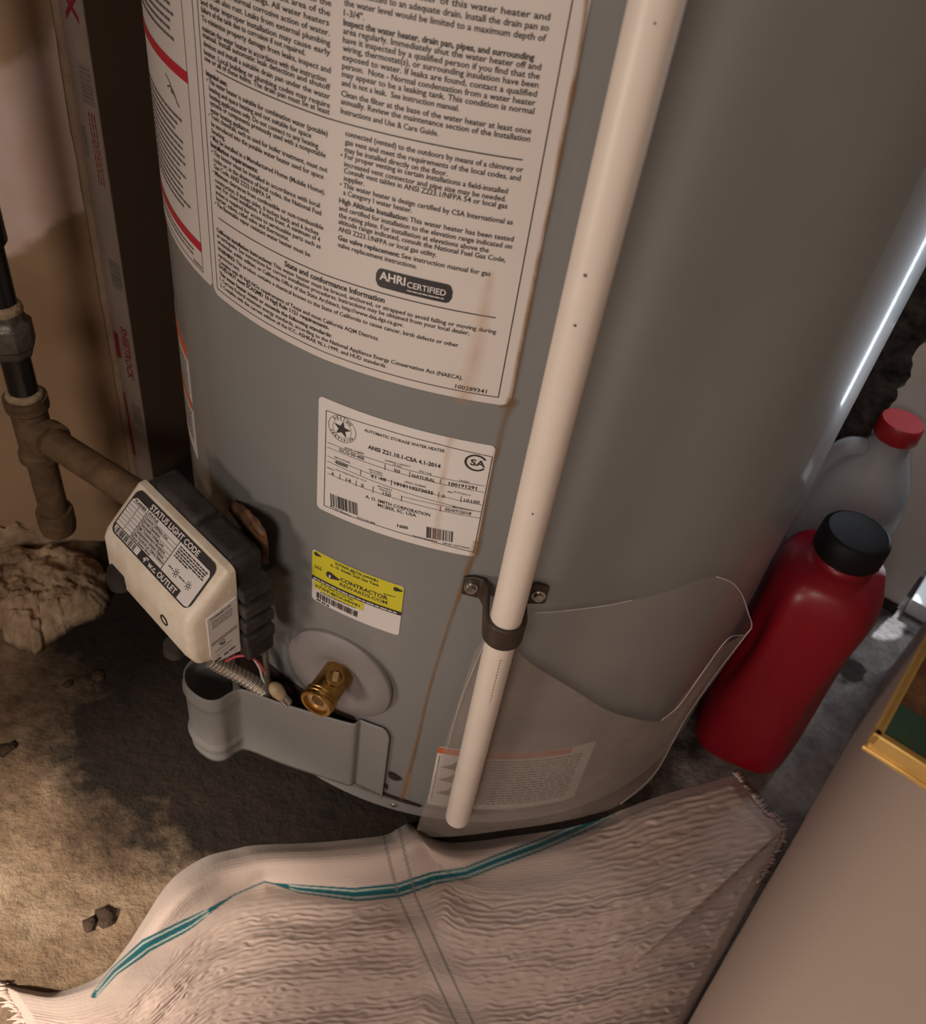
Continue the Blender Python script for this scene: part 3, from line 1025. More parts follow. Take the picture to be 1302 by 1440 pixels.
ink.build('label_print', M['ink'], rt)


# --- yellow sticker
def zy(x, y):
    return tp((430 + 0.12289 * x, 760 + 0.12289 * y))


yl = tank_sheet('contractor_sticker', -113.0, -98.25, lambda p: 0.2710, lambda p: 0.3240, M['paper2'], wh, 0.0005, 0.0028)
yl['label'] = 'yellow and white sticker with black lettering'
ink = Ink(tank_place(0.0008))
xs = np.linspace(S(-113.0), S(-98.25), 26); r_ = 0.0028
P = []
for x in xs:
    e = min(x - xs[0], xs[-1] - x); ins = r_ - math.sqrt(max(0, r_ * r_ - (r_ - min(e, r_)) ** 2)) if e < r_ else 0
    P += [(x, 0.2965), (x, 0.3240 - ins)]
ink.add(P, [(2 * i, 2 * i + 2, 2 * i + 3, 2 * i + 1) for i in range(25)])
xa, xb = S(-112.6), S(-104.1)
ink.line((xa, 0.2905), (xb, 0.2905), 0.0120, 0.003)
ink.build('yellow_field', M['yellow'], yl)
ink = Ink(tank_place(0.0010))
ink.line((S(-113.0), 0.2957), (S(-98.25), 0.2957), 0.0040, 0.003)
T = lambda s, a, b, h, bo=False, rs=2: ink.text(s, zy(*a), zy(*b), h, bo, rs)
T('X7WF-8JCX-HW81', (335, 262), (830, 470), 0.0036, True)
T('A. O. Smith 2nd Gas Tank', (285, 280), (845, 520), 0.0034, True)
T('CONTRACTOR', (400, 452), (940, 672), 0.0052, True, 3)
T('REWARDS.COM', (395, 505), (935, 722), 0.0046, False, 3)
T('Proof of', (112, 280), (190, 312), 0.0018)
T('PURCHASE', (112, 300), (190, 338), 0.0021, True)
T('X7WF-8JCX-HW81', (110, 510), (620, 755), 0.0036, True)
T('A. O. Smith 2nd Gas Tank', (180, 505), (548, 682), 0.0026)
ink.words(zy(170, 580), zy(580, 765), 0.0008)
ink.words(zy(130, 660), zy(275, 745), 0.0013)
ink.words(zy(895, 598), zy(1040, 640), 0.0008)
ink.bars(zy(128, 640), zy(600, 872), 0.0062, 34)
for cx, cy, k in ((145, 155, 0.55), (315, 405, 1.0), (1060, 555, 0.62)):
    c0 = zy(cx, cy); sc = 0.0056 * k
    ink.poly([c0 + sc * np.array(q) for q in ((-0.95, -0.35), (-0.75, -0.55), (-0.35, -0.6), (0.2, -0.4), (0.95, -0.2), (1.0, 0.1), (0.3, 0.35), (-0.3, 0.62), (-0.75, 0.55), (-0.98, 0.2))])
ink.build('label_print', M['ink'], yl)
ink = Ink(tank_place(0.0013))
ink.words((S(-112.6), 0.2957), (S(-98.8), 0.2957), 0.0012)
c0 = zy(285, 400)
ink.poly([c0 + 0.0016 * np.array(q) for q in ((-0.5, -1), (0.3, -1), (0.5, 1), (-0.3, 1.1))])
ink.build('band_lettering', M['paper2'], yl)

# --- low label seen through the pouch
lo = tank_sheet('lighting_label', -89.3, -61.5, lambda p: 0.050, lambda p: 0.1435, M['paper2'], wh, 0.0004, 0.002)
lo['label'] = 'low white label with an orange band, seen through plastic film'
ink = Ink(tank_place(0.0007))
ink.line((S(-89.3), 0.1385), (S(-66), 0.1385), 0.0085, 0.003)
ink.build('orange_band', M['orange'], lo)
ink = Ink(tank_place(0.0007))
rr = random.Random(5)
for k in range(17):
    ink.words((S(-82), 0.129 - 0.0043 * k), (S(-63.5), 0.129 - 0.0043 * k), 0.0018, 1.0, rr)
for k, zc in enumerate((0.118, 0.098, 0.076)):
    ink.poly([(S(-88.2), zc - 0.004), (S(-85.8), zc - 0.007), (S(-84.8), zc + 0.002), (S(-85.6), zc + 0.009), (S(-86.4), zc + 0.002)])
ink.path([(S(-88.8), 0.06), (S(-88.8), 0.131)], 0.0006)
ink.build('label_print', M['ink_soft'], lo)

# --- rust runs
tank_strip('rust_streak', [(829, -60), (823, 20), (808, 110), (792, 190), (779, 260), (764, 330), (748, 410), (732, 490), (721, 548), (716, 566)], [0.0035, 0.003, 0.0038, 0.003, 0.0036, 0.004, 0.005], M['streak'], wh, 0.0011)
tank_strip('rust_streak', [(722, 560), (712, 580), (705, 603), (699, 630), (692, 660), (684, 700), (676, 745), (668, 778)], [0.0085, 0.0050, 0.0045, 0.004, 0.003, 0.0035, 0.0065], M['streak'], wh, 0.0011)
tank_strip('rust_streak', [(672, 760), (664, 782), (657, 800), (648, 828), (636, 862), (622, 905), (608, 952), (598, 990), (588, 1035), (578, 1075), (570, 1105), (565, 1124)], [0.0085, 0.0055, 0.004, 0.003, 0.0028, 0.0028, 0.0035, 0.005, 0.0055], M['streak'], wh, 0.0011)
tank_strip('rust_streak', [(702, 571), (710, 570), (719, 567)], [0.002, 0.004, 0.004], M['streak'], wh, 0.0012)
tank_strip('rust_stain', [(690, 380), (682, 430), (672, 480), (660, 530), (648, 566)], [0.006, 0.010, 0.012, 0.014, 0.013], M['streak_faint'], wh, 0.0013)
tank_strip('rust_stain', [(634, 614), (629, 640), (623, 672), (617, 720), (612, 764)], [0.007, 0.006, 0.005, 0.006, 0.006], M['streak_faint'], wh, 0.0013)
tank_strip('rust_stain', [(578, 1085), (574, 1098), (570, 1120)], [0.010, 0.010, 0.010], M['streak_faint'], wh, 0.0013)

# --- cutaways beside the burner cover, screw
def tank_patch(name, pix, mat, off):
    P = [tp(u) for u in pix]
    pl = tank_place(off)
    c0 = sum(P) / len(P)
    return obj(name, [pl(c0)] + [pl(p) for p in P], [(0, i + 1, (i + 1) % len(P) + 1) for i in range(len(P))], mat, wh)


tank_patch('slot', [(546, 1084), (552, 1085), (560, 1090), (566, 1095), (560, 1097), (552, 1095), (547, 1091)], M['dark'], 0.0012)
tank_patch('slot', [(507, 1103), (516, 1103), (530, 1108), (550, 1117), (572, 1124), (592, 1131), (591, 1134), (570, 1128), (548, 1120), (528, 1113), (512, 1107)], M['dark'], 0.0013)
tank_patch('slot', [(530, 1095), (537, 1096), (545, 1103), (546, 1109), (543, 1108), (540, 1103), (531, 1098)], M['dark'], 0.0012)
sp = er(-95.3) * (R + 0.0005); sp[2] = 0.0362
obj('screw', *lathe(sp, er(-95.3), [(0, 0.0030), (0.0012, 0.0030), (0.0022, 0.0018)], 16), M['steel'], wh, smooth=True, auto=40)

# --- drain valve with its round plate
EP = -107.4
e0 = er(EP); t0 = np.array([-e0[1], e0[0], 0])
ec = e0 * (R - 0.0025) + UP * 0.199
obj('drain_plate', *lathe(ec, e0, [(0.0, 0.0455), (0.0045, 0.0465), (0.0058, 0.0455), (0.0078, 0.034), (0.0088, 0.026), (0.0060, 0.019), (0.0035, 0.012), (0.003, 0.002)], 64), M['escutcheon'], wh, smooth=True, auto=60)
dv = None
bp = e0 * R + UP * 0.201
parts = lathe(bp, e0, [(0.0, 0.0125), (0.022, 0.0125), (0.024, 0.0118), (0.0262, 0.0118), (0.0270, 0.0137), (0.0285, 0.0137), (0.0293, 0.0127), (0.0303, 0.0137), (0.0318, 0.0137), (0.0326, 0.0127), (0.0336, 0.0137), (0.0352, 0.0135), (0.0362, 0.0128), (0.0362, 0.0105), (0.030, 0.0098)], 40, caps=False)
dv = obj('drain_valve', *parts, M['brass'], wh, smooth=True, auto=35)
dv['label'] = 'brass drain valve with threaded open end'
hexr = []
x, y = perp(e0)
V = []
for k in range(6):
    t = math.pi / 3 * k + 0.3
    V.append(bp + e0 * 0.0325 + (x * math.cos(t) + y * math.sin(t)) * 0.0062)
for k in range(24):
    t = 2 * math.pi * k / 24 + 0.3
    V.append(bp + e0 * 0.0325 + (x * math.cos(t) + y * math.sin(t)) * 0.0103)
for k in range(6):
    t = math.pi / 3 * k + 0.3
    V.append(bp + e0 * 0.010 + (x * math.cos(t) + y * math.sin(t)) * 0.0062)
F = []
for k in range(6):
    q = (k + 1) % 6
    ring = [6 + (4 * k + j) % 24 for j in range(5)]
    F += [(k, ring[j], ring[j + 1]) for j in range(2)] + [(k, ring[2], q)] + [(q, ring[j], ring[j + 1]) for j in range(2, 4)]
    F.append((k, q, 30 + q, 30 + k))
F.append(tuple(30 + k for k in range(6)))
obj('hex_bore', V, F, M['brass_light'], dv)
sd = (UP * 0.93 + e0 * 0.15 + t0 * 0.30); sd /= np.linalg.norm(sd)
sb = bp + e0 * 0.0135 + sd * 0.009
obj('valve_stem', *lathe(sb, sd, [(0, 0.0078), (0.0062, 0.0074), (0.0068, 0.0070), (0.0068, 0.0052), (0.0045, 0.0050)], 28), M['brass'], dv, smooth=True, auto=35)
sx, sy = perp(sd)
obj('screw_slot', *frame_box(sb + sd * 0.0058, sx, sy, sd, 0.0042, 0.0021, 0.0011), M['brass_light'], dv)

# --- dark burner opening behind the cover
tank_sheet('burner_door', -134, -104, lambda p: 0.062, lambda p: 0.150, M['dark'], wh, 0.0012, 0.004)
# scorched flap curling out beside the gas valve
V, F = [], []
ol = [(328, 703, .284), (345, 714, .290), (360, 728, .297), (372, 745, .300), (377, 768, .297), (377, 792, .288)]
il = [(330, 722, .283), (341, 741, .284), (351, 752, .285), (358, 762, .286), (361, 776, .285), (360, 786, .283)]
n = 16
O = smooth_path([on_cyl(p[:2], p[2]) for p in ol], n); I = smooth_path([on_cyl(p[:2], p[2]) for p in il], n)
for i in range(n):
    for k in range(5):
        t = k / 4
        V.append(O[i] * (1 - t) + I[i] * t + er(-125) * 0.004 * math.sin(t * math.pi) + er(-125) * 0.0015 * noise.noise((i * .7, k * .9, 0)))
for i in range(n - 1):
    for k in range(4):
        F.append((5 * i + k, 5 * i + k + 1, 5 * i + k + 6, 5 * i + k + 5))
fo = obj('scorched_flap', V, F, M['flap'], wh, smooth=True, thick=0.0012)
fo['label'] = 'scorched brown flap curling off the tank'

# ================================================================== burner access cover
top_px = [(322, 905), (292, 915), (268, 930), (259, 946), (262, 963), (276, 977), (292, 984.5), (308, 983.5), (322, 975), (334, 969.5), (344, 970), (360, 975.5), (400, 990), (450, 1005), (485, 1015), (499, 1017.5), (506, 1012), (512, 1010.5), (530, 1016), (542, 1021), (548, 1030)]
ZT = 0.152
pl = smooth_path([on_z(u, ZT)[:2] for u in top_px], 130)
fixed = []
for i, p in enumerate(pl):
    r = math.hypot(*p)
    lim = R + 0.0022
    if r < lim:
        p = p / r * lim
    fixed.append(p)
pl = fixed
bot_px = [(262, 985), (277, 1045), (290, 1062), (308, 1070), (326, 1070), (340, 1064), (352, 1058), (364, 1058), (400, 1073), (440, 1092), (480, 1108), (506, 1117), (530, 1125), (548, 1131)]


def zbot(i, p):
    t = i / (len(pl) - 1)
    return 0.060 - 0.013 * max(0.0, (t - 0.55) / 0.45)


V, F, lev = [], [], 24
for j in range(lev + 1):
    for i, p in enumerate(pl):
        q = np.array(p)
        t = i / (len(pl) - 1)
        zb_ = zbot(i, p)
        z = ZT + (zb_ - ZT) * j / lev
        if t > 0.93:
            z -= 0.010 * ((t - 0.93) / 0.07) ** 2 * (1 - j / lev)
        # pressed ridges round the bulge
        if t < 0.47:
            for zc in (0.139, 0.078):
                bump = 0.0028 * math.exp(-((z - zc) / 0.0024) ** 2) * min(1, max(0, (0.47 - t) / 0.06))
                c0 = np.array(pl[0]) * 0.5 + np.array(pl[60]) * 0.5
                dvec = q - c0
                q = q + dvec / max(1e-6, np.linalg.norm(dvec)) * bump
        V.append((q[0], q[1], z))
nn = len(pl)
for j in range(lev):
    for i in range(nn - 1):
        F.append((j * nn + i, j * nn + i + 1, (j + 1) * nn + i + 1, (j + 1) * nn + i))
bc = obj('burner_cover', V, F, M['cover_grey'], smooth=True, thick=0.0012)
tag(bc, 'grey sheet-metal cover with a rounded bulge at the foot of the tank', 'cover')

# ================================================================== gas control valve
VP = -127.2
ve = er(VP); vt = np.array([-ve[1], ve[0], 0])
gv = empty('gas_control_valve', ve * R + UP * 0.215, 'cream and black gas control valve with status label on the tank', 'gas valve')


def vl(x, y, z):
    return ve * y + vt * x + UP * z


def loft_box(prof_back, prof_front, x_back, x_front):
    pass


# cream cover: sections along its width
prof = [(0.327, 0.3305), (0.3325, 0.3300), (0.3625, 0.3015), (0.3655, 0.2950), (0.3665, 0.2600), (0.3620, 0.2505), (0.3430, 0.2430), (0.327, 0.2400)]
cy_, cz_ = 0.335, 0.284
V, F = [], []
secs = [(-0.0578, 0.60), (-0.0574, 0.80), (-0.0562, 0.93), (-0.0540, 0.985), (-0.051, 1.0), (0.0485, 1.0), (0.0520, 0.985), (0.0548, 0.94), (0.0564, 0.86), (0.0570, 0.66)]
for x, s in secs:
    for k, (y, z) in enumerate(prof):
        yy = 0.327 + (y - 0.327) * s
        zz = cz_ + (z - cz_) * (1 - (1 - s) * 0.45)
        V.append(vl(x, yy, zz))
m_ = len(prof)
for i in range(len(secs) - 1):
    for k in range(m_ - 1):
        F.append((i * m_ + k, i * m_ + k + 1, (i + 1) * m_ + k + 1, (i + 1) * m_ + k))
    F.append((i * m_ + m_ - 1, i * m_, (i + 1) * m_, (i + 1) * m_ + m_ - 1))
F += [tuple(range(m_)), tuple((len(secs) - 1) * m_ + k for k in range(m_ - 1, -1, -1))]
cv = obj('valve_cover', V, F, M['cover_white'], gv, bevel=0.0022)
cv['label'] = 'cream plastic cover with sloping top'
# black body behind, with ribs
bv, bf = join(frame_box(vl(0, 0.3155, 0.285), vt, ve, UP, 0.054, 0.0125, 0.046),
              frame_box(vl(-0.018, 0.3165, 0.3320), vt, ve, UP, 0.026, 0.010, 0.005),
              frame_box(vl(0.030, 0.316, 0.328), vt, ve, UP, 0.020, 0.010, 0.006))
obj('valve_body', bv, bf, M['dusty_black'], gv, bevel=0.004)
for k in range(4):
    obj('rib', *frame_box(vl(0.0575 + 0.0015 * (k % 2), 0.3145, 0.304 - 0.0165 * k), vt, ve, UP, 0.0070 - 0.0008 * (k % 2), 0.0125, 0.0055), M['dusty_black'], gv, bevel=0.0018)
obj('valve_shank', *tube([vl(0.01, 0.2805, 0.280), vl(0.01, 0.306, 0.280)], 0.019, 20), M['black_plastic'], gv, smooth=True, auto=40)
obj('bracket', *frame_box(vl(0.044, 0.310, 0.233), vt, ve, UP, 0.014, 0.012, 0.010), M['black_plastic'], gv, bevel=0.003)
# knobs under the front lip
obj('control_knob', *lathe(on_plane((168, 806), ve, vl(0, 0.3655, 0)), -UP, [(-0.004, 0.0085), (0.006, 0.0100), (0.012, 0.0092), (0.0135, 0.007)], 28), M['black_plastic'], gv, smooth=True, auto=40)
obj('igniter_button', *lathe(on_plane((245, 908), ve, vl(0, 0.3640, 0)), -UP, [(-0.003, 0.0075), (0.006, 0.0085), (0.0095, 0.0065)], 24), M['black_plastic'], gv, smooth=True, auto=40)
c0 = on_plane((231, 872), ve, vl(0, 0.3662, 0))
obj('status_light', *lathe(c0 - ve * 0.002, ve, [(0, 0.0045), (0.0026, 0.0045), (0.0026, 0.0034), (0.0006, 0.0030)], 20), M['edge_dark'], gv, smooth=True, auto=40)

# status label on the sloping face
pA, pB = np.array(vl(0, 0.3325, 0.3300)), np.array(vl(0, 0.3625, 0.3015))
sdn = (pB - pA); slen = np.linalg.norm(sdn); sdn /= slen
snr = np.cross(vt, -sdn); snr /= np.linalg.norm(snr)
if snr[2] < 0: snr = -snr


def slope_place(off):
    return lambda p: pA + vt * p[0] - sdn * p[1] + snr * off


def sl(x, y):
    """zoomed photo coordinates -> coordinates on the sloping face (x along, y up-slope)"""
    X = on_plane((130 + 0.20833 * x, 660 + 0.20833 * y), snr, pA + snr * 0.0006)
    return np.array([vt @ (X - pA), -sdn @ (X - pA)])


def rrect(x0, x1, y0, y1, r, n=6):
    P = []
    for cx, cy, a in ((x1 - r, y1 - r, 0), (x0 + r, y1 - r, 90), (x0 + r, y0 + r, 180), (x1 - r, y0 + r, 270)):
        for k in range(n + 1):
            t = math.radians(a + 90 * k / n)
            P.append((cx + r * math.cos(t), cy + r * math.sin(t)))
    return P


q = [sl(260, 180), sl(795, 680), sl(620, 968), sl(118, 440)]
X0 = (q[0][0] + q[3][0]) / 2; X1 = (q[1][0] + q[2][0]) / 2
Y1 = -0.0022; Y0 = -slen + 0.0022
X0 = -0.0510; X1 = 0.0488
LW, LH = X1 - X0, Y1 - Y0
sp_ = Ink(slope_place(0.0006)); sp_.poly(rrect(X0, X1, Y0, Y1, 0.006))
stl = sp_.build('status_label', M['ink'], gv)
stl['label'] = 'status light code label, white with black border'
qx = lambda t: X0 + LW * t
qy = lambda t: Y1 - LH * t
wh_ = Ink(slope_place(0.0009))
PW_ = [(qx(.018), qy(.20)), (qx(.985), qy(.20)), (qx(.985), qy(.90)), (qx(.945), qy(.965)), (qx(.018), qy(.80))]
wh_.poly([(qx(.05), qy(.17)), (qx(.96), qy(.17)), (qx(.985), qy(.24)), (qx(.985), qy(.93)), (qx(.955), qy(.965)), (qx(.86), qy(.965)), (qx(.86), qy(.81)), (qx(.015), qy(.81)), (qx(.015), qy(.26))])
wh_.poly([(qx(.03), qy(.83)), (qx(.36), qy(.83)), (qx(.36), qy(.965)), (qx(.06), qy(.965)), (qx(.03), qy(.90))])
wh_.text('STATUS LIGHT CODE', (qx(.20), qy(.145)), (qx(.80), qy(.145)), 0.0058, True, 3)
wh_.text('4" w.c. OUTLET', (qx(.42), qy(.955)), (qx(.83), qy(.955)), 0.0056, True, 3)
wh_.build('label_field', M['paper2'], stl)
bk = Ink(slope_place(0.0012))
bk.text('FLASHES', (qx(.05), qy(.255)), (qx(.185), qy(.255)), 0.0030, True)
bk.text('STATUS', (qx(.22), qy(.255)), (qx(.34), qy(.255)), 0.0030, True)
bk.line((qx(.205), qy(.17)), (qx(.205), qy(.81)), 0.0005)
bk.line((qx(.605), qy(.17)), (qx(.605), qy(.81)), 0.0006)
for k in range(7):
    y = .275 + .0765 * k
    bk.line((qx(.018), qy(y)), (qx(.605), qy(y)), 0.00022)
    bk.line((qx(.115), qy(y + .02)), (qx(.115), qy(y + .055)), 0.0006)
for k, s in enumerate(('Control Off/Pilot Out', 'Normal Operation', 'Thermopile Voltage Low', 'High Temperature Shutdown', 'Temperature Sensor Failure', 'Gas Control or Valve Failure', 'Flame Sensor Error')):
    bk.text(s, (qx(.215), qy(.335 + .0765 * k)), (qx(.215 + .0136 * len(s)), qy(.335 + .0765 * k)), 0.0023, True)
rr = random.Random(9)
for k in range(5):
    bk.words((qx(.63), qy(.235 + .05 * k)), (qx(.96 - (0.16 if k == 4 else 0)), qy(.235 + .05 * k)), 0.0009, 1.0, rr)
for cx in (.735, .885):
    c = np.array((qx(cx), qy(.65)))
    bk.disc(c, 0.0015, 16, 0.0009)
    for k in range(8):
        t = k * math.pi / 4
        d = np.array([math.cos(t), math.sin(t)])
        bk.line(c + d * 0.0020, c + d * 0.0032, 0.0005)
bk.words((qx(.645), qy(.645)), (qx(.695), qy(.645)), 0.0007)
bk.words((qx(.775), qy(.65)), (qx(.845), qy(.65)), 0.0007)
bk.bars((qx(.05), qy(.955)), (qx(.31), qy(.955)), 0.0042, 18)
bk.build('label_print', M['ink'], stl)

# label on the right-hand end
XE = 0.0581


def end_place(off):
    return lambda p: np.array(vl(XE + off, p[0], p[1]))


side = Ink(end_place(0.0)); SP = [(0.3285, 0.2435), (0.3285, 0.3030), (0.3525, 0.2965), (0.3525, 0.2560), (0.3500, 0.2470)]
V = [end_place(0.0)(p) for p in SP] + [end_place(-0.0012)(p) for p in SP]
n5 = len(SP)
F = [tuple(range(n5)), tuple(range(2 * n5 - 1, n5 - 1, -1))] + [(k, (k + 1) % n5, n5 + (k + 1) % n5, n5 + k) for k in range(n5)]
sdl = obj('serial_label', V, F, M['paper2'], gv)
sdl['label'] = 'white printed label on the valve end'
bk = Ink(end_place(0.0004))
# seen from outside, reading direction runs from the front lip towards the tank
L2 = lambda s, t, z: (0.3515 - 0.022 * t, z - 0.0063 * (1 - t) * 0 + 0.0055 * t)


def e_text(s, t0, t1, z, h, bo=False):
    a, b = np.array(L2(0, t0, z)), np.array(L2(0, t1, z))
    V, F, (x0, x1) = glyphs(s, bo, 1)
    P = [a + (b - a) * ((vx - x0) / (x1 - x0)) + np.array([0, vy * h]) for vx, vy in V]
    bk.add(P, F)


e_text('WV8840D1168', 0.05, 0.80, 0.2935, 0.0024, True)
for k in range(4):
    a, b = L2(0, .10, 0.2905 - .0022 * k), L2(0, .85, 0.2905 - .0022 * k)
    bk.words(a, b, 0.0006)
for z in (0.2690, 0.2672):
    bk.words(L2(0, .02, z), L2(0, .97, z), 0.0007)
for z in (0.2585, 0.2570, 0.2530):
    bk.words(L2(0, .12, z), L2(0, .75, z), 0.0004)
c = np.array(L2(0, .42, 0.2628))
for k in range(24):
    ta, tb = math.radians(145 - 290 * k / 24), math.radians(145 - 290 * (k + 1) / 24)
    qq = lambda t, r: c + r * np.array([math.cos(t), math.sin(t)])
    bk.add([qq(ta, 0.0026), qq(tb, 0.0026), qq(tb, 0.0019), qq(ta, 0.0019)], [(0, 1, 2, 3)])
e_text('SA', 0.37, 0.52, 0.2612, 0.0026, True)
bk.words(L2(0, .05, 0.2480), L2(0, .30, 0.2480), 0.0022)
bk.words(L2(0, .42, 0.2480), L2(0, .85, 0.2480), 0.0016)
bk.build('label_print', M['ink'], sdl)

# corrugated tube, wires and connector
pts = smooth_path([on_cyl((296, 928), 0.330), on_cyl((318, 940), 0.322), on_cyl((345, 954), 0.312), on_cyl((370, 970), 0.303), on_cyl((392, 987), 0.296), on_cyl((410, 1006), 0.291)], 420)
rad = [0.0056 + 0.0011 * math.sin(i / 420 * 2 * math.pi * 24) for i in range(420)]
ct = obj('flexible_tube', *tube(pts, rad, 18), M['corrugated'], gv, smooth=True)
ct['label'] = 'corrugated steel tube'
pts = smooth_path([on_cyl((318, 930), 0.327), on_cyl((333, 923), 0.324), on_cyl((350, 923), 0.318), on_cyl((364, 932), 0.309), on_cyl((376, 952), 0.304), on_cyl((385, 972), 0.300)], 40)
obj('red_wire', *tube(pts, 0.0011, 8), M['wire_red'], gv, smooth=True)
pts = smooth_path([on_cyl((350, 919), 0.310), on_cyl((359, 929), 0.309), on_cyl((366, 941), 0.306), on_cyl((370, 955), 0.303), on_cyl((382, 972), 0.300)], 40)
obj('white_wire', *tube(pts, 0.0011, 8), M['wire_white'], gv, smooth=True)
a, b = on_cyl((381, 961), 0.303), on_cyl((398, 981), 0.301)
pts = [a + (b - a) * t for t in np.linspace(0, 1, 7)]
obj('wire_connector', *tube(pts, [0.002, 0.0045, 0.0056, 0.0058, 0.0054, 0.0048, 0.0042], 14), M['connector'], gv, smooth=True)
b2 = b + (b - a) / np.linalg.norm(b - a) * 0.007
obj('crimp', *tube([b, b2], 0.0042, 12), M['steel'], gv, smooth=True, auto=40)
obj('pilot_tube', *tube([vl(0.046, 0.300, 0.245), vl(0.047, 0.300, 0.20), vl(0.050, 0.299, 0.13)], 0.0026, 10), M['galv'], gv, smooth=True)

# ================================================================== discharge pipe and its strap
PA = er(-84.36) * 0.3081 + UP * 0.2
PD = np.array([-0.0031, -0.034, 1.0])
PR_ = 0.0103
zlow = 0.0775


def pp(z):
    return PA + PD * (z - 0.2)


n = 40
zz = np.linspace(zlow, 1.30, n)
ax = PD / np.linalg.norm(PD)
V, F = lathe(pp(zlow), ax, [(0.0, PR_ - 0.0022), (0.0, PR_ - 0.0008), (0.0008, PR_), (1.22, PR_), (1.22, PR_ - 0.002)], 40, caps=False)
V2, F2 = lathe(pp(zlow), ax, [(0.0, PR_ - 0.0022), (0.05, PR_ - 0.0022), (0.05, 0.001)], 40, caps=False)
dp = empty('discharge_pipe', pp(zlow), 'cream plastic pipe running down the front of the tank', 'pipe')
obj('pipe', *join((V, F), (V2, F2)), M['pipe'], dp, smooth=True, auto=35)
pm = Ink(None)
ex = CAM - pp(0.28); ex[2] = 0; ex /= np.linalg.norm(ex); ey = np.cross(UP, ex)
def pipe_place(p):
    c = pp(p[1]); a = p[0] / PR_
    return c + (ex * math.cos(a) + ey * math.sin(a)) * (PR_ + 0.0002)
pm.place = pipe_place
for k in range(14):
    z = 0.318 - 0.0035 * k
    pm.line((0.0028, z), (0.0028, z - 0.0022), 0.0004)
pm.line((0.0022, 0.3195), (0.0042, 0.3195), 0.0006)
for a, z, r in ((-0.002, 0.60, 0.0009), (0.001, 0.70, 0.0005), (-0.0012, 0.575, 0.0008), (0.0005, 0.455, 0.0007)):
    sc_ = Ink(pipe_place); sc_.disc((a, z), r, 8); sc_.build('scuff', M['ink_soft'], dp)
pm.build('pipe_print', M['ink_soft'], dp)['kind'] = 'stuff'

ZS = 0.343
sc0 = pp(ZS)
sr = sc0.copy(); sr[2] = 0; rho = np.linalg.norm(sr); sr /= rho; stn = np.array([-sr[1], sr[0], 0])
st = empty('pipe_strap', sr * R + UP * (ZS - 0.011), 'dark two-screw strap clamping the cream pipe to the tank', 'strap')
out = []
ri, th, wd = PR_ + 0.0006, 0.0026, 0.0095
yc = rho
pth = [(-0.0285, R + 0.0018), (-0.0215, R + 0.0018), (-0.0155, R + 0.003), (-ri - th / 2, R + 0.010)]
for k in range(13):
    t = math.pi - math.pi * k / 12
    pth.append(((ri + th / 2) * math.cos(t), yc + (ri + th / 2) * math.sin(t)))
pth += [(ri + th / 2, R + 0.010), (0.0155, R + 0.003), (0.0215, R + 0.0018), (0.0285, R + 0.0018)]
V, F = [], []
for i, p in enumerate(pth):
    p = np.array(p); a = np.array(pth[max(i - 1, 0)]); b = np.array(pth[min(i + 1, len(pth) - 1)])
    d = (b - a) / np.linalg.norm(b - a); nr = np.array([-d[1], d[0]])
    for sgn in (-1, 1):
        qv = p + nr * sgn * th / 2
        for s2 in (-1, 1):
            hh = wd * (0.85 if i in (0, len(pth) - 1) else 1.0)
            V.append(stn * qv[0] + sr * qv[1] + UP * (ZS + s2 * hh))
for i in range(len(pth) - 1):
    k = 4 * i
    F += [(k, k + 1, k + 5, k + 4), (k + 2, k + 6, k + 7, k + 3), (k, k + 4, k + 6, k + 2), (k + 1, k + 3, k + 7, k + 5)]
F += [(0, 2, 3, 1), (len(V) - 4, len(V) - 3, len(V) - 1, len(V) - 2)]
obj('strap_band', V, F, M['strap'], st, bevel=0.0009)
for s in (-1, 1):
    c0 = stn * (0.0228 * s) + sr * (R + 0.0032) + UP * ZS
    obj('screw', *lathe(c0, sr, [(0, 0.0048), (0.0009, 0.0048), (0.0011, 0.0034), (0.0034, 0.0032), (0.0036, 0.0022)], 6 if False else 18), M['steel'], st, smooth=True, auto=35)

# ================================================================== clear plastic pouch
RP = 0.2865
PHI0 = -47.0


def pouch_r(phi, bulge):
    r = RP + bulge
    if phi > PHI0:
        r = r / math.cos(math.radians(phi - PHI0))
    return r


def on_pouch(u, bulge):
    o, d = ray(u)
    t = 0.25
    prev = None
    while t < 1.4:
        X = o + d * t
        phi = math.degrees(math.atan2(X[1], X[0])); r = math.hypot(X[0], X[1])
        g_ = r - pouch_r(phi, bulge)
        if g_ <= 0:
            lo_, hi_ = t - 0.004, t
            for _ in range(20):
                mid = (lo_ + hi_) / 2; X = o + d * mid
                if math.hypot(X[0], X[1]) - pouch_r(math.degrees(math.atan2(X[1], X[0])), bulge) > 0: lo_ = mid
                else: hi_ = mid
            return o + d * hi_
        t += 0.004
    # past the edge: nearest approach to the tangent sheet
    tt = -(o[:2] @ d[:2]) / (d[:2] @ d[:2])
    return o + d * tt


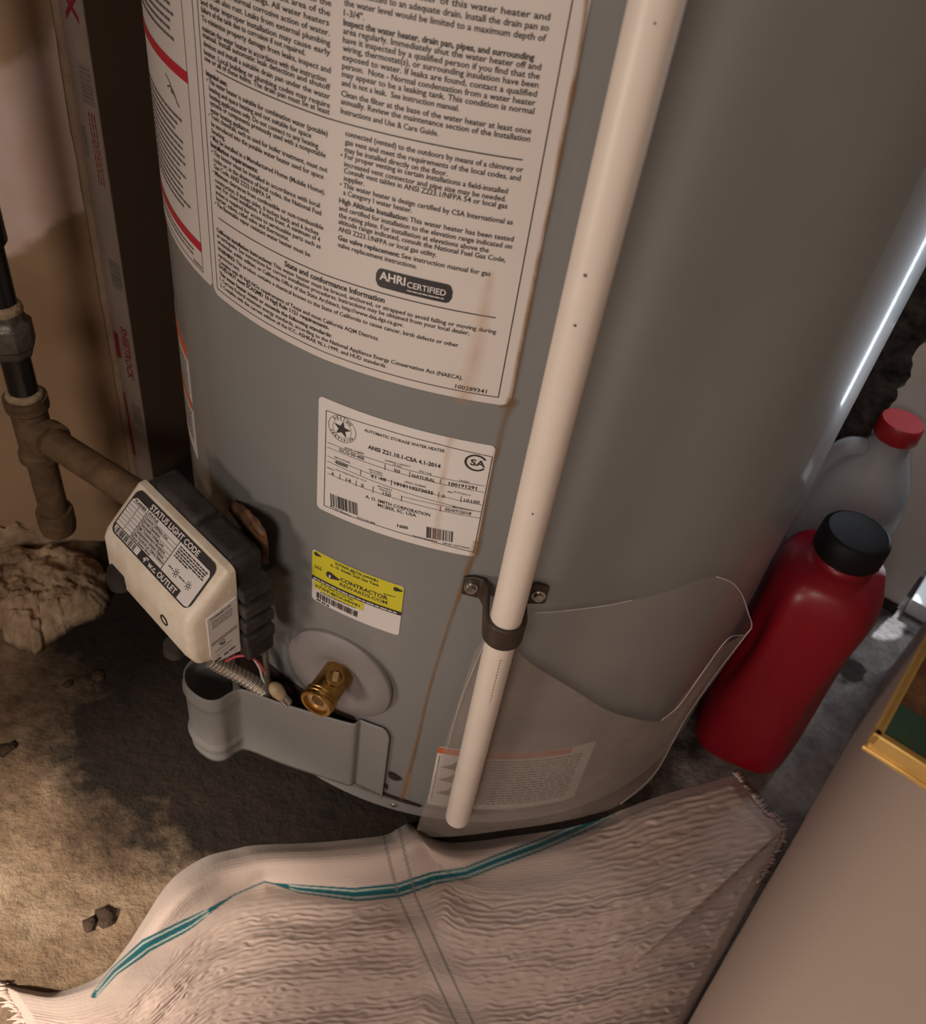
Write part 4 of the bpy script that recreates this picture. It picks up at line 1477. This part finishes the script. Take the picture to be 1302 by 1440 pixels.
def film(name, top, bottom, bulge, mat, parent, nu=70, nv=26, rip=0.0015, bell=0.0):
    T_, B_ = smooth_path(top, nu), smooth_path(bottom, nu)
    V = []
    for j in range(nv):
        s = j / (nv - 1)
        for i in range(nu):
            u = T_[i] * (1 - s) + B_[i] * s
            tt = i / (nu - 1)
            bl = bulge + bell * math.sin(math.pi * tt) * s + rip * noise.noise((tt * 5, s * 3, bulge * 100)) * min(1, 6 * tt) * min(1, 6 * (1 - tt))
            V.append(on_pouch(u, max(0.0008, bl)))
    F = [(j * nu + i, j * nu + i + 1, (j + 1) * nu + i + 1, (j + 1) * nu + i) for j in range(nv - 1) for i in range(nu - 1)]
    return obj(name, V, F, mat, parent, smooth=True)


po = empty('plastic_pouch', (*(er(-70) * 0.29)[:2], 0.02), 'crumpled clear plastic document pouch hanging on the tank', 'pouch')
film('back_sheet', [(684, 880), (702, 868), (740, 864), (785, 860), (850, 852), (900, 842), (950, 828), (985, 814), (1008, 811), (1030, 820), (1044, 838)],
     [(592, 1160), (620, 1166), (660, 1165), (720, 1160), (780, 1153), (830, 1142), (868, 1128), (918, 1085), (960, 1012), (1000, 950), (1056, 880)], 0.002, M['film_back'], po)
ff = film('front_sheet', [(668, 915), (690, 890), (716, 905), (745, 932), (800, 966), (850, 997), (890, 1010), (930, 1013), (960, 980), (1010, 915), (1045, 893)],
          [(584, 1172), (612, 1177), (660, 1174), (720, 1166), (780, 1157), (830, 1146), (870, 1132), (920, 1092), (960, 1018), (1005, 955), (1056, 884)], 0.008, M['film_front'], po, bell=0.006)
# welded rims of the film
M['film_rim'] = film_mat('film_rim', 0.55, (0.62, 0.57, 0.54))


def rim(pts, bulge, r):
    P = [on_pouch(u, bulge) for u in smooth_path(pts, 50)]
    return obj('film_edge', *tube(P, r, 6), M['film_rim'], po, smooth=True)


rim([(748, 862), (785, 860), (850, 852), (890, 844)], 0.0025, 0.0004)
rim([(1008, 811), (1030, 820), (1044, 838), (1052, 862), (1057, 880), (1048, 894), (1005, 950), (962, 1014), (920, 1088), (872, 1131)], 0.0085, 0.0005)
rim([(690, 884), (668, 935), (648, 985), (632, 1040), (628, 1055)], 0.010, 0.0004)
rim([(1045, 893), (1022, 900), (985, 950), (955, 992), (930, 1013)], 0.009, 0.0004)

# ================================================================== gas piping on the left
tee = on_z((47, 604), 0.262)
v_in = np.array(vl(-0.056, 0.302, 0.268))
gp_ = empty('gas_pipe', (tee[0], tee[1], 0.0), 'old gas pipe with tee and grey union in front of the drywall', 'gas pipe')
bd = v_in - tee; bd /= np.linalg.norm(bd)
lean = np.array([0.0, 0.0, 1.0])
pt = lambda z: tee + lean * (z - tee[2])
obj('black_pipe', *tube([pt(0.300), pt(0.345)], 0.0118, 24), M['iron_black'], gp_, smooth=True, auto=40)
obj('thread_sealant', *lathe(pt(0.296), UP, [(0, 0.0125), (0.003, 0.0155), (0.006, 0.0145), (0.008, 0.0122)], 24), M['dope'], gp_, smooth=True)
un = lathe(pt(0.340), UP, [(0.0, 0.0150), (0.004, 0.0165), (0.009, 0.0165), (0.010, 0.0195), (0.029, 0.0195), (0.032, 0.0165), (0.036, 0.0150), (0.040, 0.0150)], 8)
obj('union_nut', *un, M['galv'], gp_, bevel=0.0015)
obj('thread_sealant', *lathe(pt(0.378), UP, [(0, 0.0135), (0.003, 0.0152), (0.007, 0.0140), (0.009, 0.0118)], 24), M['dope'], gp_, smooth=True)
obj('black_pipe', *tube([pt(0.380), pt(0.47)], 0.0118, 24), M['iron_black'], gp_, smooth=True, auto=40)
obj('black_coupling', *lathe(pt(0.435), UP, [(0.0, 0.0135), (0.003, 0.0155), (0.9, 0.0155)], 24), M['iron_black'], gp_, smooth=True, auto=40)
tv, tf = join(lathe(pt(0.232), UP, [(0.0, 0.0150), (0.0, 0.0172), (0.007, 0.0172), (0.009, 0.0150), (0.052, 0.0150), (0.055, 0.0178), (0.066, 0.0178), (0.066, 0.0120)], 28),
              lathe(tee, bd, [(0.0, 0.0145), (0.015, 0.0145), (0.017, 0.0172), (0.027, 0.0172), (0.0275, 0.0130)], 28))
obj('tee_fitting', tv, tf, M['iron_brown'], gp_, smooth=True, auto=40)
obj('drip_leg', *tube([pt(0.165), pt(0.235)], 0.0128, 24), M['iron_brown'], gp_, smooth=True, auto=40)
obj('drip_cap', *lathe(pt(0.138), UP, [(0.0, 0.010), (0.003, 0.0155), (0.010, 0.0168), (0.027, 0.0168), (0.030, 0.0158), (0.030, 0.012)], 24), M['iron_brown'], gp_, smooth=True, auto=40)
obj('branch_pipe', *tube([tee + bd * 0.02, v_in], 0.0128, 24), M['iron_brown'], gp_, smooth=True, auto=40)

# ================================================================== rubble
def lump(name, outline_px, hmax, label, seed, amp=0.012, n=110, mat='rock', back=None, cat='rubble'):
    P = [on_z(u, 0.0)[:2] for u in outline_px]
    c = sum(P) / len(P)
    ring = smooth_path(P + [P[0]], n + 1)[:-1]
    V, F = [], []
    lv = 34
    for j in range(lv + 1):
        s = j / lv
        for i, p in enumerate(ring):
            q = c + (p - c) * (1 - s * 0.97)
            k = noise.fractal(Vector((q[0] * 30 + seed, q[1] * 30, s)), 1.0, 2.0, 4)
            k2 = noise.fractal(Vector((q[0] * 130 + seed, q[1] * 130, 4.0)), 0.9, 2.1, 4)
            h = hmax * min(1.0, s * 3.2) ** 0.6 + (amp * k + 0.0045 * k2) * min(1, 5 * s)
            e = 0.008 * noise.noise((p[0] * 60 + seed, p[1] * 60, 2.0)) + 0.005 * noise.noise((p[0] * 170 + seed, p[1] * 170, 2.0))
            V.append((q[0] + e * (1 - s), q[1] + e * (1 - s), max(0.0, h) if j else 0.0))
    m = len(ring)
    for j in range(lv):
        for i in range(m):
            k = (i + 1) % m
            F.append((j * m + i, j * m + k, (j + 1) * m + k, (j + 1) * m + i))
    F += [tuple(lv * m + i for i in range(m)), tuple(range(m - 1, -1, -1))]
    return tag(obj(name, V, F, M[mat], smooth=True), label, cat)


lump('concrete_lump', [(-40, 850), (-20, 878), (12, 893), (20, 912), (48, 922), (72, 905), (104, 884), (142, 868), (152, 846), (150, 815), (130, 790), (60, 778), (-30, 790)], 0.034, 'broken crumbly lump of pale concrete lying under the gas pipe', 4.0)
lump('concrete_rubble', [(-60, 776), (20, 772), (90, 764), (150, 752), (185, 750), (205, 715), (165, 705), (100, 722), (40, 738), (-40, 750)], 0.030, 'dark heap of rubble at the foot of the patched drywall', 9.0, 0.016, mat='rock')
lump('mortar_heap', [(160, 735), (215, 735), (240, 705), (232, 668), (205, 660), (175, 690)], 0.060, 'heap of old mortar in the corner behind the gas valve', 2.0, 0.016)
for i, (u, r) in enumerate((((138, 952), 0.0075), ((95, 962), 0.0055), ((10, 1053), 0.009), ((150, 1290), 0.010), ((125, 1302), 0.007))):
    c0 = on_z(u, 0.0)
    V, F = [], []
    for j in range(6):
        for k in range(9):
            t, ph = math.pi * j / 5, 2 * math.pi * k / 9
            q = 0.85 * r * (1 + 0.9 * noise.noise((i * 5 + math.cos(ph) * math.sin(t), math.sin(ph) * math.sin(t), math.cos(t))))
            V.append((c0[0] + q * math.sin(t) * math.cos(ph), c0[1] + q * math.sin(t) * math.sin(ph), max(0.0, 0.15 * r + 0.45 * q * math.cos(t))))
    for j in range(5):
        for k in range(9):
            F.append((9 * j + k, 9 * j + (k + 1) % 9, 9 * j + 9 + (k + 1) % 9, 9 * j + 9 + k))
    tag(obj('dirt_crumb', V, F, M['mud_and_shade'], smooth=True), ('larger dark crumb of dirt in front of the pale concrete lump', 'smaller dark crumb of dirt in front of the pale concrete lump', 'lone dark crumb of dirt out on the bare floor',
         'dark dirt clod on the floor beside the curled towel edge', 'small crumb lying against the dirt clod beside the towel')[i], 'crumb', 'dirt crumbs on the floor')

# ================================================================== red jug
def superring(c, hx, hy, ax, ay, z, e=0.6, n=48, dent=None):
    out = []
    for k in range(n):
        t = 2 * math.pi * k / n
        ct, st_ = math.cos(t), math.sin(t)
        x = hx * math.copysign(abs(ct) ** e, ct); y = hy * math.copysign(abs(st_) ** e, st_)
        s = 1.0
        if dent:
            s = dent(t, z)
        out.append(c + ax * x * s + ay * y * s + UP * z)
    return out


def jug(secs, c, ax, ay, n=48, dent=None):
    V, F = [], []
    for z, hx, hy, e in secs:
        V += superring(c, hx, hy, ax, ay, z, e, n, dent)
    for j in range(len(secs) - 1):
        for k in range(n):
            q = (k + 1) % n
            F.append((j * n + k, j * n + q, (j + 1) * n + q, (j + 1) * n + k))
    F += [tuple(range(n - 1, -1, -1)), tuple((len(secs) - 1) * n + k for k in range(n))]
    return V, F


def refine(secs, m=4):
    A = smooth_path([np.array(s) for s in secs], (len(secs) - 1) * m + 1)
    return [tuple(a) for a in A]


JP = -17.2
ja = er(JP); jt = np.array([-ja[1], ja[0], 0])
jc = ja * 0.3335 + jt * 0.0
jc[2] = 0


def jdent(t, z):
    s = 1.0
    # finger grips pressed into both flanks, slanting
    for t0, zc, k in ((math.radians(212), 0.160, 0.21), (math.radians(328), 0.150, 0.18)):
        dt = (t - t0 + math.pi) % (2 * math.pi) - math.pi
        s -= k * math.exp(-(dt / 0.42) ** 2 - ((z - zc - 0.05 * dt) / 0.062) ** 2)
    return s


rj = empty('red_jug', jc, 'red plastic jug with a black screw cap beside the tank', 'jug')
secs = refine([(0.0, 0.039, 0.042, 0.65), (0.004, 0.045, 0.049, 0.58), (0.02, 0.0485, 0.053, 0.55), (0.10, 0.0490, 0.054, 0.55), (0.19, 0.0490, 0.054, 0.55), (0.234, 0.0480, 0.052, 0.60), (0.254, 0.0425, 0.046, 0.72), (0.264, 0.033, 0.035, 0.9), (0.270, 0.025, 0.026, 1.0), (0.282, 0.0235, 0.0235, 1.0)], 5)
obj('jug_body', *jug(secs, jc, ja, jt, 64, jdent), M['red_jug'], rj, smooth=True, auto=60)
V, F = [], []
n = 72
pr = [(0.2745, 0.0285), (0.2760, 0.0292), (0.296, 0.0288), (0.2985, 0.0275), (0.3000, 0.0250), (0.2994, 0.0235), (0.2994, 0.0020)]
for z, r in pr:
    for k in range(n):
        t = 2 * math.pi * k / n
        q = r + (0.0005 if (k % 2 == 0 and 0.2755 < z < 0.297) else 0)
        V.append(jc + ja * q * math.cos(t) + jt * q * math.sin(t) + UP * z)
for j in range(len(pr) - 1):
    for k in range(n):
        q = (k + 1) % n
        F.append((j * n + k, j * n + q, (j + 1) * n + q, (j + 1) * n + k))
F += [tuple(range(n - 1, -1, -1)), tuple((len(pr) - 1) * n + k for k in range(n))]
obj('screw_cap', V, F, M['cap_black'], rj, smooth=True, auto=35)
# worn edge of a label low on the right flank
V, F = [], []
for j in range(6):
    for i in range(6):
        t = math.radians(318 + 30 * i / 5); z = 0.022 + 0.05 * j / 5
        rg = superring(jc, 0.0472, 0.0527, ja, jt, z, 0.62, 360)
        V.append(rg[int(math.degrees(t)) % 360])
for j in range(5):
    for i in range(5):
        if 0 < j < 4 and 0 < i < 4: continue
        F.append((6 * j + i, 6 * j + i + 1, 6 * j + i + 7, 6 * j + i + 6))
obj('label_remnant', V, F, M['paper'], rj)

# ================================================================== clear jug
cc = on_z((1270, 592), 0.288); cc[2] = 0
ca = er(-60); cb = np.array([-ca[1], ca[0], 0])
cj = empty('clear_jug', cc, 'clear plastic jug with a red cap standing behind the red jug', 'jug')
secs = refine([(0.0, 0.034, 0.034, 0.7), (0.006, 0.043, 0.043, 0.65), (0.05, 0.0445, 0.0445, 0.65), (0.14, 0.0445, 0.0445, 0.65), (0.19, 0.043, 0.043, 0.7), (0.225, 0.034, 0.034, 0.85), (0.250, 0.024, 0.024, 1.0), (0.262, 0.0195, 0.0195, 1.0), (0.275, 0.0190, 0.0190, 1.0)], 4)
obj('jug_body', *jug(secs, cc, ca, cb, 48), M['clear'], cj, smooth=True, auto=60)
hd = -BV * 0.85 - AV * 0.5; hd /= np.linalg.norm(hd)
hp = smooth_path([cc + hd * 0.020 + UP * 0.248, cc + hd * 0.040 + UP * 0.243, cc + hd * 0.054 + UP * 0.215, cc + hd * 0.058 + UP * 0.17, cc + hd * 0.052 + UP * 0.125, cc + hd * 0.040 + UP * 0.105], 30)
obj('handle', *tube(hp, 0.0105, 16), M['clear'], cj, smooth=True)
pr = [(0.268, 0.0215), (0.270, 0.0228), (0.286, 0.0224), (0.2885, 0.0208), (0.2885, 0.002)]
obj('screw_cap', *lathe(cc, UP, pr, 48), M['cap_red'], cj, smooth=True, auto=35)

# ================================================================== gold-trimmed box on the right wall
gc = on_z((1228, 1030), 0.5)
gw = WB - BV @ gc
ga = AV @ gc
gb = empty('gold_box', room(ga + 0.07, WB - gw / 2, 0.488), 'small gold-trimmed box with a green top fixed on the beige wall', 'box')
def gpt(x, y, z): return room(ga + x, WB - gw + y, z)
GL = 0.14
def gbox(x0, x1, y0, y1, z0, z1): return frame_box((gpt(x0, y0, z0) + gpt(x1, y1, z1)) / 2, AV, BV, UP, (x1 - x0) / 2, (y1 - y0) / 2, (z1 - z0) / 2)
obj('box_body', *gbox(0.001, GL - 0.001, 0.001, gw, 0.489, 0.4975), M['gold'], gb, bevel=0.001)
v, f = join(gbox(0, 0.0035, 0, gw, 0.4935, 0.5), gbox(GL - 0.0035, GL, 0, gw, 0.4935, 0.5), gbox(0, GL, 0, 0.0035, 0.4935, 0.5), gbox(0, 0.003, 0, gw, 0.488, 0.4905))
obj('gold_rim', v, f, M['gold'], gb, bevel=0.0008)
obj('green_panel', *gbox(0.0035, 0.024, 0.0035, gw, 0.497, 0.4985), M['green'], gb)
obj('gold_panel', *gbox(0.024, GL - 0.0035, 0.0035, gw, 0.497, 0.4988), M['flap'], gb)

# ================================================================== towel
hem = [(2, 1384), (36, 1391), (72, 1396), (112, 1386), (147, 1368), (177, 1332), (203, 1292), (226, 1256), (250, 1229), (289, 1205), (330, 1194), (365, 1188), (456, 1184), (537, 1175), (558, 1166), (576, 1158), (592, 1172), (625, 1184), (670, 1183), (720, 1176), (790, 1166), (840, 1153), (880, 1137), (935, 1117), (990, 1102), (1036, 1088)]
right = [(1036, 1088), (1056, 1112), (1078, 1142), (1098, 1158), (1103, 1180), (1065, 1250), (1020, 1335), (962, 1440), (900, 1555), (850, 1650)]
left = [(2, 1384), (12, 1404), (30, 1432), (45, 1470), (60, 1530), (80, 1650)]
bottom = [(80, 1650), (250, 1665), (450, 1672), (650, 1668), (850, 1650)]


def arc_resample(pts, n):
    P = np.array(smooth_path(pts, 400))
    L = np.concatenate([[0], np.cumsum(np.linalg.norm(np.diff(P, axis=0), axis=1))]); L /= L[-1]
    t = np.linspace(0, 1, n)
    return np.stack([np.interp(t, L, P[:, 0]), np.interp(t, L, P[:, 1])], 1)


NU, NV = 420, 300
Hm, Bt = arc_resample(hem, NU), arc_resample(bottom, NU)
Lf, Rg = arc_resample(left, NV), arc_resample(right, NV)
uu = np.linspace(0, 1, NU)[None, :, None]; vv = np.linspace(0, 1, NV)[:, None, None]
PX = (1 - vv) * Hm[None] + vv * Bt[None] + (1 - uu) * Lf[:, None] + uu * Rg[:, None] - ((1 - uu) * (1 - vv) * Hm[0] + uu * (1 - vv) * Hm[-1] + (1 - uu) * vv * Bt[0] + uu * vv * Bt[-1])
U2, V2 = uu[..., 0] + 0 * vv[..., 0], vv[..., 0] + 0 * uu[..., 0]


def pdist(PXY, poly):
    """distance in photo pixels to a polyline, signed offset unused"""
    best = np.full(PXY.shape[:2], 1e9)
    for a, b in zip(poly[:-1], poly[1:]):
        a = np.array(a, float); b = np.array(b, float); d = b - a
        t = np.clip(((PXY - a) @ d) / (d @ d), 0, 1)
        best = np.minimum(best, np.linalg.norm(PXY - (a + t[..., None] * d), axis=2))
    return best


def bump2(cx, cy, sx, sy, rot=0.0):
    dx, dy = PX[..., 0] - cx, PX[..., 1] - cy
    c_, s_ = math.cos(rot), math.sin(rot)
    a, b = dx * c_ + dy * s_, -dx * s_ + dy * c_
    return np.exp(-(a / sx) ** 2 - (b / sy) ** 2)


dstripe = pdist(PX, [(132, 1400), (160, 1366), (205, 1330), (268, 1298), (330, 1258), (372, 1240), (420, 1250), (500, 1258), (560, 1252), (610, 1235), (655, 1228), (700, 1210), (760, 1188), (820, 1162), (862, 1142)])
rn = np.array([[noise.noise((float(x) * 0.011, float(y) * 0.014, 0.3)) for x in np.linspace(0, 1100, 60)] for y in np.linspace(1080, 1660, 40)])


def samp(field, X, Y, x0, x1, y0, y1):
    fx = np.clip((X - x0) / (x1 - x0) * (field.shape[1] - 1), 0, field.shape[1] - 1.001); fy = np.clip((Y - y0) / (y1 - y0) * (field.shape[0] - 1), 0, field.shape[0] - 1.001)
    ix, iy = fx.astype(int), fy.astype(int); tx, ty = fx - ix, fy - iy
    return (field[iy, ix] * (1 - tx) + field[iy, ix + 1] * tx) * (1 - ty) + (field[iy + 1, ix] * (1 - tx) + field[iy + 1, ix + 1] * tx) * ty


lowf = samp(rn, PX[..., 0], PX[..., 1], 0, 1100, 1080, 1660)
dh = V2 * 330.0
Z = 0.004 + 0.010 * (1 - np.exp(-dh / 6.0))                       # body of the cloth
Z += 0.010 * np.exp(-((V2 - 0.055) / 0.035) ** 2) * np.clip((U2 - 0.12) * 6, 0, 1) * np.clip((0.80 - U2) * 6, 0, 1)   # rolled hem
Z += 0.014 * bump2(582, 1180, 40, 30) + 0.008 * bump2(260, 1260, 60, 30, -0.8)
Z += 0.010 * bump2(450, 1350, 260, 55, -0.25) + 0.010 * bump2(800, 1290, 200, 60, -0.35)
Z -= 0.006 * np.exp(-(dstripe / 12) ** 2) * np.clip((PX[..., 0] - 300) / 60, 0, 1)
Z += 0.004 * lowf
# long soft folds following the hem
Z += 0.0022 * np.sin(V2 * 46 + 2.2 * lowf + U2 * 3) * np.clip((V2 - 0.12) * 8, 0, 1)
body = np.clip((dstripe - 10) / 8, 0, 1) * np.clip((V2 - 0.14) * 14, 0, 1)
body = np.maximum(body, np.clip((U2 - 0.74) * 10, 0, 1) * np.clip(V2 * 30, 0, 1))
seamx = np.interp(PX[..., 1], [1170, 1200, 1260, 1300, 1360, 1440, 1560, 1660], [538, 545, 560, 578, 605, 642, 690, 730])
sd_ = PX[..., 0] - seamx
body *= np.clip((np.abs(sd_ - 14) - 18) / 30, 0, 1) * 0.85 + 0.15
# terry ribs: wavy little rows
wob = rng.normal(size=(70, 90))
wv = samp(wob, U2, V2, 0, 1, 0, 1)
wv3 = np.clip(samp(rng.normal(size=(90, 60)), U2, V2, 0, 1, 0, 1), -1, 1)
wob2 = rng.normal(size=(130, 110))
wv2 = samp(wob2, U2, V2, 0, 1, 0, 1)
RIB = 60
rib = np.sin(2 * math.pi * (V2 * RIB + 0.24 * wv + 0.16 * wv2 + 0.6 * lowf)) * (0.75 + 0.35 * wv3)
Z += body * ((0.0010 + 0.0005 * np.clip((U2 - 0.6) * 4, 0, 1)) * rib + 0.00025 * wv2)
fine = np.sin(2 * math.pi * V2 * 115)
Z += (1 - body) * 0.00030 * fine
# the far corner is folded over: an upper layer ends along a slanting line
fa, fb = np.array([1104.0, 1164.0]), np.array([905.0, 1345.0])
fd = (fb - fa) / np.linalg.norm(fb - fa); fnr = np.array([-fd[1], fd[0]])
fs_ = (PX - fa) @ fnr; ft_ = (PX - fa) @ fd
fw = np.clip((ft_ + 20) / 40, 0, 1) * np.clip((285 - ft_) / 90, 0, 1)
Z += fw * (0.0055 * np.exp(-(np.clip(-np.sign(fs_) * 0 + fs_, 0, None) / 9.0) ** 2) * (fs_ > -0) - 0.0040 * (fs_ < 0) * np.exp(-(fs_ / 60) ** 2) + 0.0)
ZR = np.clip((Z), 0.0015, None)
edge = np.minimum(np.minimum(V2 * 40, U2 * 60), (1 - U2) * 60)
ZR = 0.0012 + (ZR - 0.0012) * np.clip(edge, 0, 1) ** 0.6
# pixel -> ray -> its own height
D = np.stack([PX[..., 0] - PW / 2, -(PX[..., 1] - PH / 2), np.full(PX.shape[:2], -FPX)], 2) @ CM.T
tt_ = (ZR - CAM[2]) / D[..., 2]
XYZ = CAM + D * tt_[..., None]
# keep clear of the right wall
over = np.clip(XYZ @ BV - (WB - 0.0015), 0, None)
XYZ -= over[..., None] * BV
# colours woven into the cloth
cream = np.array([0.50, 0.395, 0.345]); band = np.array([0.485, 0.39, 0.345]); teal = np.array([0.010, 0.095, 0.115]); pale = np.array([0.50, 0.52, 0.47]); stitch = np.array([0.16, 0.16, 0.145])
colr = band + (cream - band) * body[..., None]
colr = colr * (1 + 0.05 * wv2[..., None] * body[..., None])
half = np.interp(PX[..., 0], [100, 135, 200, 260, 300, 330, 368, 385, 420, 520, 580, 640, 720, 840, 870], [1, 4, 10, 9, 3, 1.0, 1.2, 1.0, 6, 10, 10, 8.5, 9, 8.5, 4])
vis = (PX[..., 0] > 128) & (PX[..., 0] < 866)
m1 = np.clip(half - dstripe + 0.5, 0, 1) * vis
off_ = np.interp(PX[..., 0], [100, 300, 420, 866], [0.35, 0.0, 0.25, 0.25])
colr = colr + (teal - colr) * m1[..., None]
m2 = np.clip(1.7 - np.abs(dstripe - half * 0.52), 0, 1) * vis * (half > 4)
colr = colr + (pale - colr) * (0.75 * m2)[..., None]
for off in (0, 24):
    ms = 0.8 * np.clip(2.2 - np.abs(sd_ - off), 0, 1) 
    colr = colr + (stitch - colr) * np.clip(ms, 0, 0.85)[..., None]
sh = np.clip(1.3 - np.abs(PX[..., 1] - np.interp(PX[..., 0], [380, 560, 660, 760], [1262, 1268, 1268, 1262])), 0, 1) * (PX[..., 0] > 540) * (PX[..., 0] < 760)
colr = np.clip(colr, 0, 1)

tw = empty('towel', (0.03, -0.36, 0.0), 'cream ribbed towel with teal stripes crumpled on the floor', 'towel')
me = bpy.data.meshes.new('towel_cloth')
vv_ = XYZ.reshape(-1, 3) - ORG['towel']
idx = np.arange(NU * NV).reshape(NV, NU)
quads = np.stack([idx[:-1, :-1], idx[1:, :-1], idx[1:, 1:], idx[:-1, 1:]], 2).reshape(-1, 4)
me.vertices.add(len(vv_)); me.vertices.foreach_set('co', vv_.ravel())
me.loops.add(quads.size); me.loops.foreach_set('vertex_index', quads.ravel())
me.polygons.add(len(quads)); me.polygons.foreach_set('loop_start', np.arange(0, quads.size, 4)); me.polygons.foreach_set('loop_total', np.full(len(quads), 4))
me.polygons.foreach_set('use_smooth', np.ones(len(quads), dtype=bool))
me.update(calc_edges=True)
ca_ = me.color_attributes.new('weave', 'FLOAT_COLOR', 'POINT')
ca_.data.foreach_set('color', np.concatenate([colr.reshape(-1, 3), np.ones((NU * NV, 1))], 1).ravel())
mt = material('towel_weave', (0.6, 0.47, 0.41), 0.95, spec=0.15)
nt = mt.node_tree
at = nt.nodes.new('ShaderNodeAttribute'); at.attribute_name = 'weave'
nt.links.new(at.outputs['Color'], nt.nodes['Principled BSDF'].inputs['Base Color'])
nt.nodes['Principled BSDF'].inputs['Sheen Weight'].default_value = 0.2
tcn = nt.nodes.new('ShaderNodeTexCoord'); nn_ = nt.nodes.new('ShaderNodeTexNoise'); nn_.inputs['Scale'].default_value = 420; nn_.inputs['Detail'].default_value = 3
nt.links.new(tcn.outputs['Object'], nn_.inputs['Vector'])
bb_ = nt.nodes.new('ShaderNodeBump'); bb_.inputs['Strength'].default_value = 0.35; bb_.inputs['Distance'].default_value = 0.001
nt.links.new(nn_.outputs['Fac'], bb_.inputs['Height']); nt.links.new(bb_.outputs['Normal'], nt.nodes['Principled BSDF'].inputs['Normal'])
me.materials.append(mt)
cl_o = bpy.data.objects.new('cloth', me); COL.objects.link(cl_o); cl_o.parent = tw
ORG['cloth'] = ORG['towel']

# fringe threads at the short ends
rr = random.Random(11)
parts = []
for k in range(150):
    s = rr.uniform(0, 0.30)
    p = Rg[int(s * (NV - 1))]
    u0 = p + np.array([-6, -1]); ln = rr.uniform(5, 13); ang = rr.uniform(-0.5, 0.5) - 0.35
    dirv = np.array([math.cos(ang), math.sin(ang)])
    h0 = 0.006 + rr.uniform(-0.002, 0.003)
    pts = [on_z(u0, h0), on_z(u0 + dirv * ln * 0.5, h0 + 0.001), on_z(u0 + dirv * ln + np.array([0, rr.uniform(-2, 3)]), max(0.001, h0 - 0.003))]
    pts = [q_ - BV * max(0.0, BV @ q_ - (WB - 0.002)) for q_ in pts]
    parts.append(tube(pts, [0.0009, 0.0007, 0.0003], 5))
for k in range(60):
    s = rr.uniform(0, 0.30)
    p = Lf[int(s * (NV - 1))]
    u0 = p + np.array([6, 0]); ln = rr.uniform(10, 26); ang = math.pi + rr.uniform(-0.4, 0.5)
    dirv = np.array([math.cos(ang), math.sin(ang)])
    h0 = 0.004 + rr.uniform(-0.001, 0.002)
    pts = [on_z(u0, h0), on_z(u0 + dirv * ln * 0.5, h0 + 0.001), on_z(u0 + dirv * ln, max(0.001, h0 - 0.003))]
    parts.append(tube(pts, [0.0010, 0.0008, 0.0003], 5))
fr = obj('fringe', *join(*parts), M['fringe'], tw, smooth=True)
fr['kind'] = 'stuff'
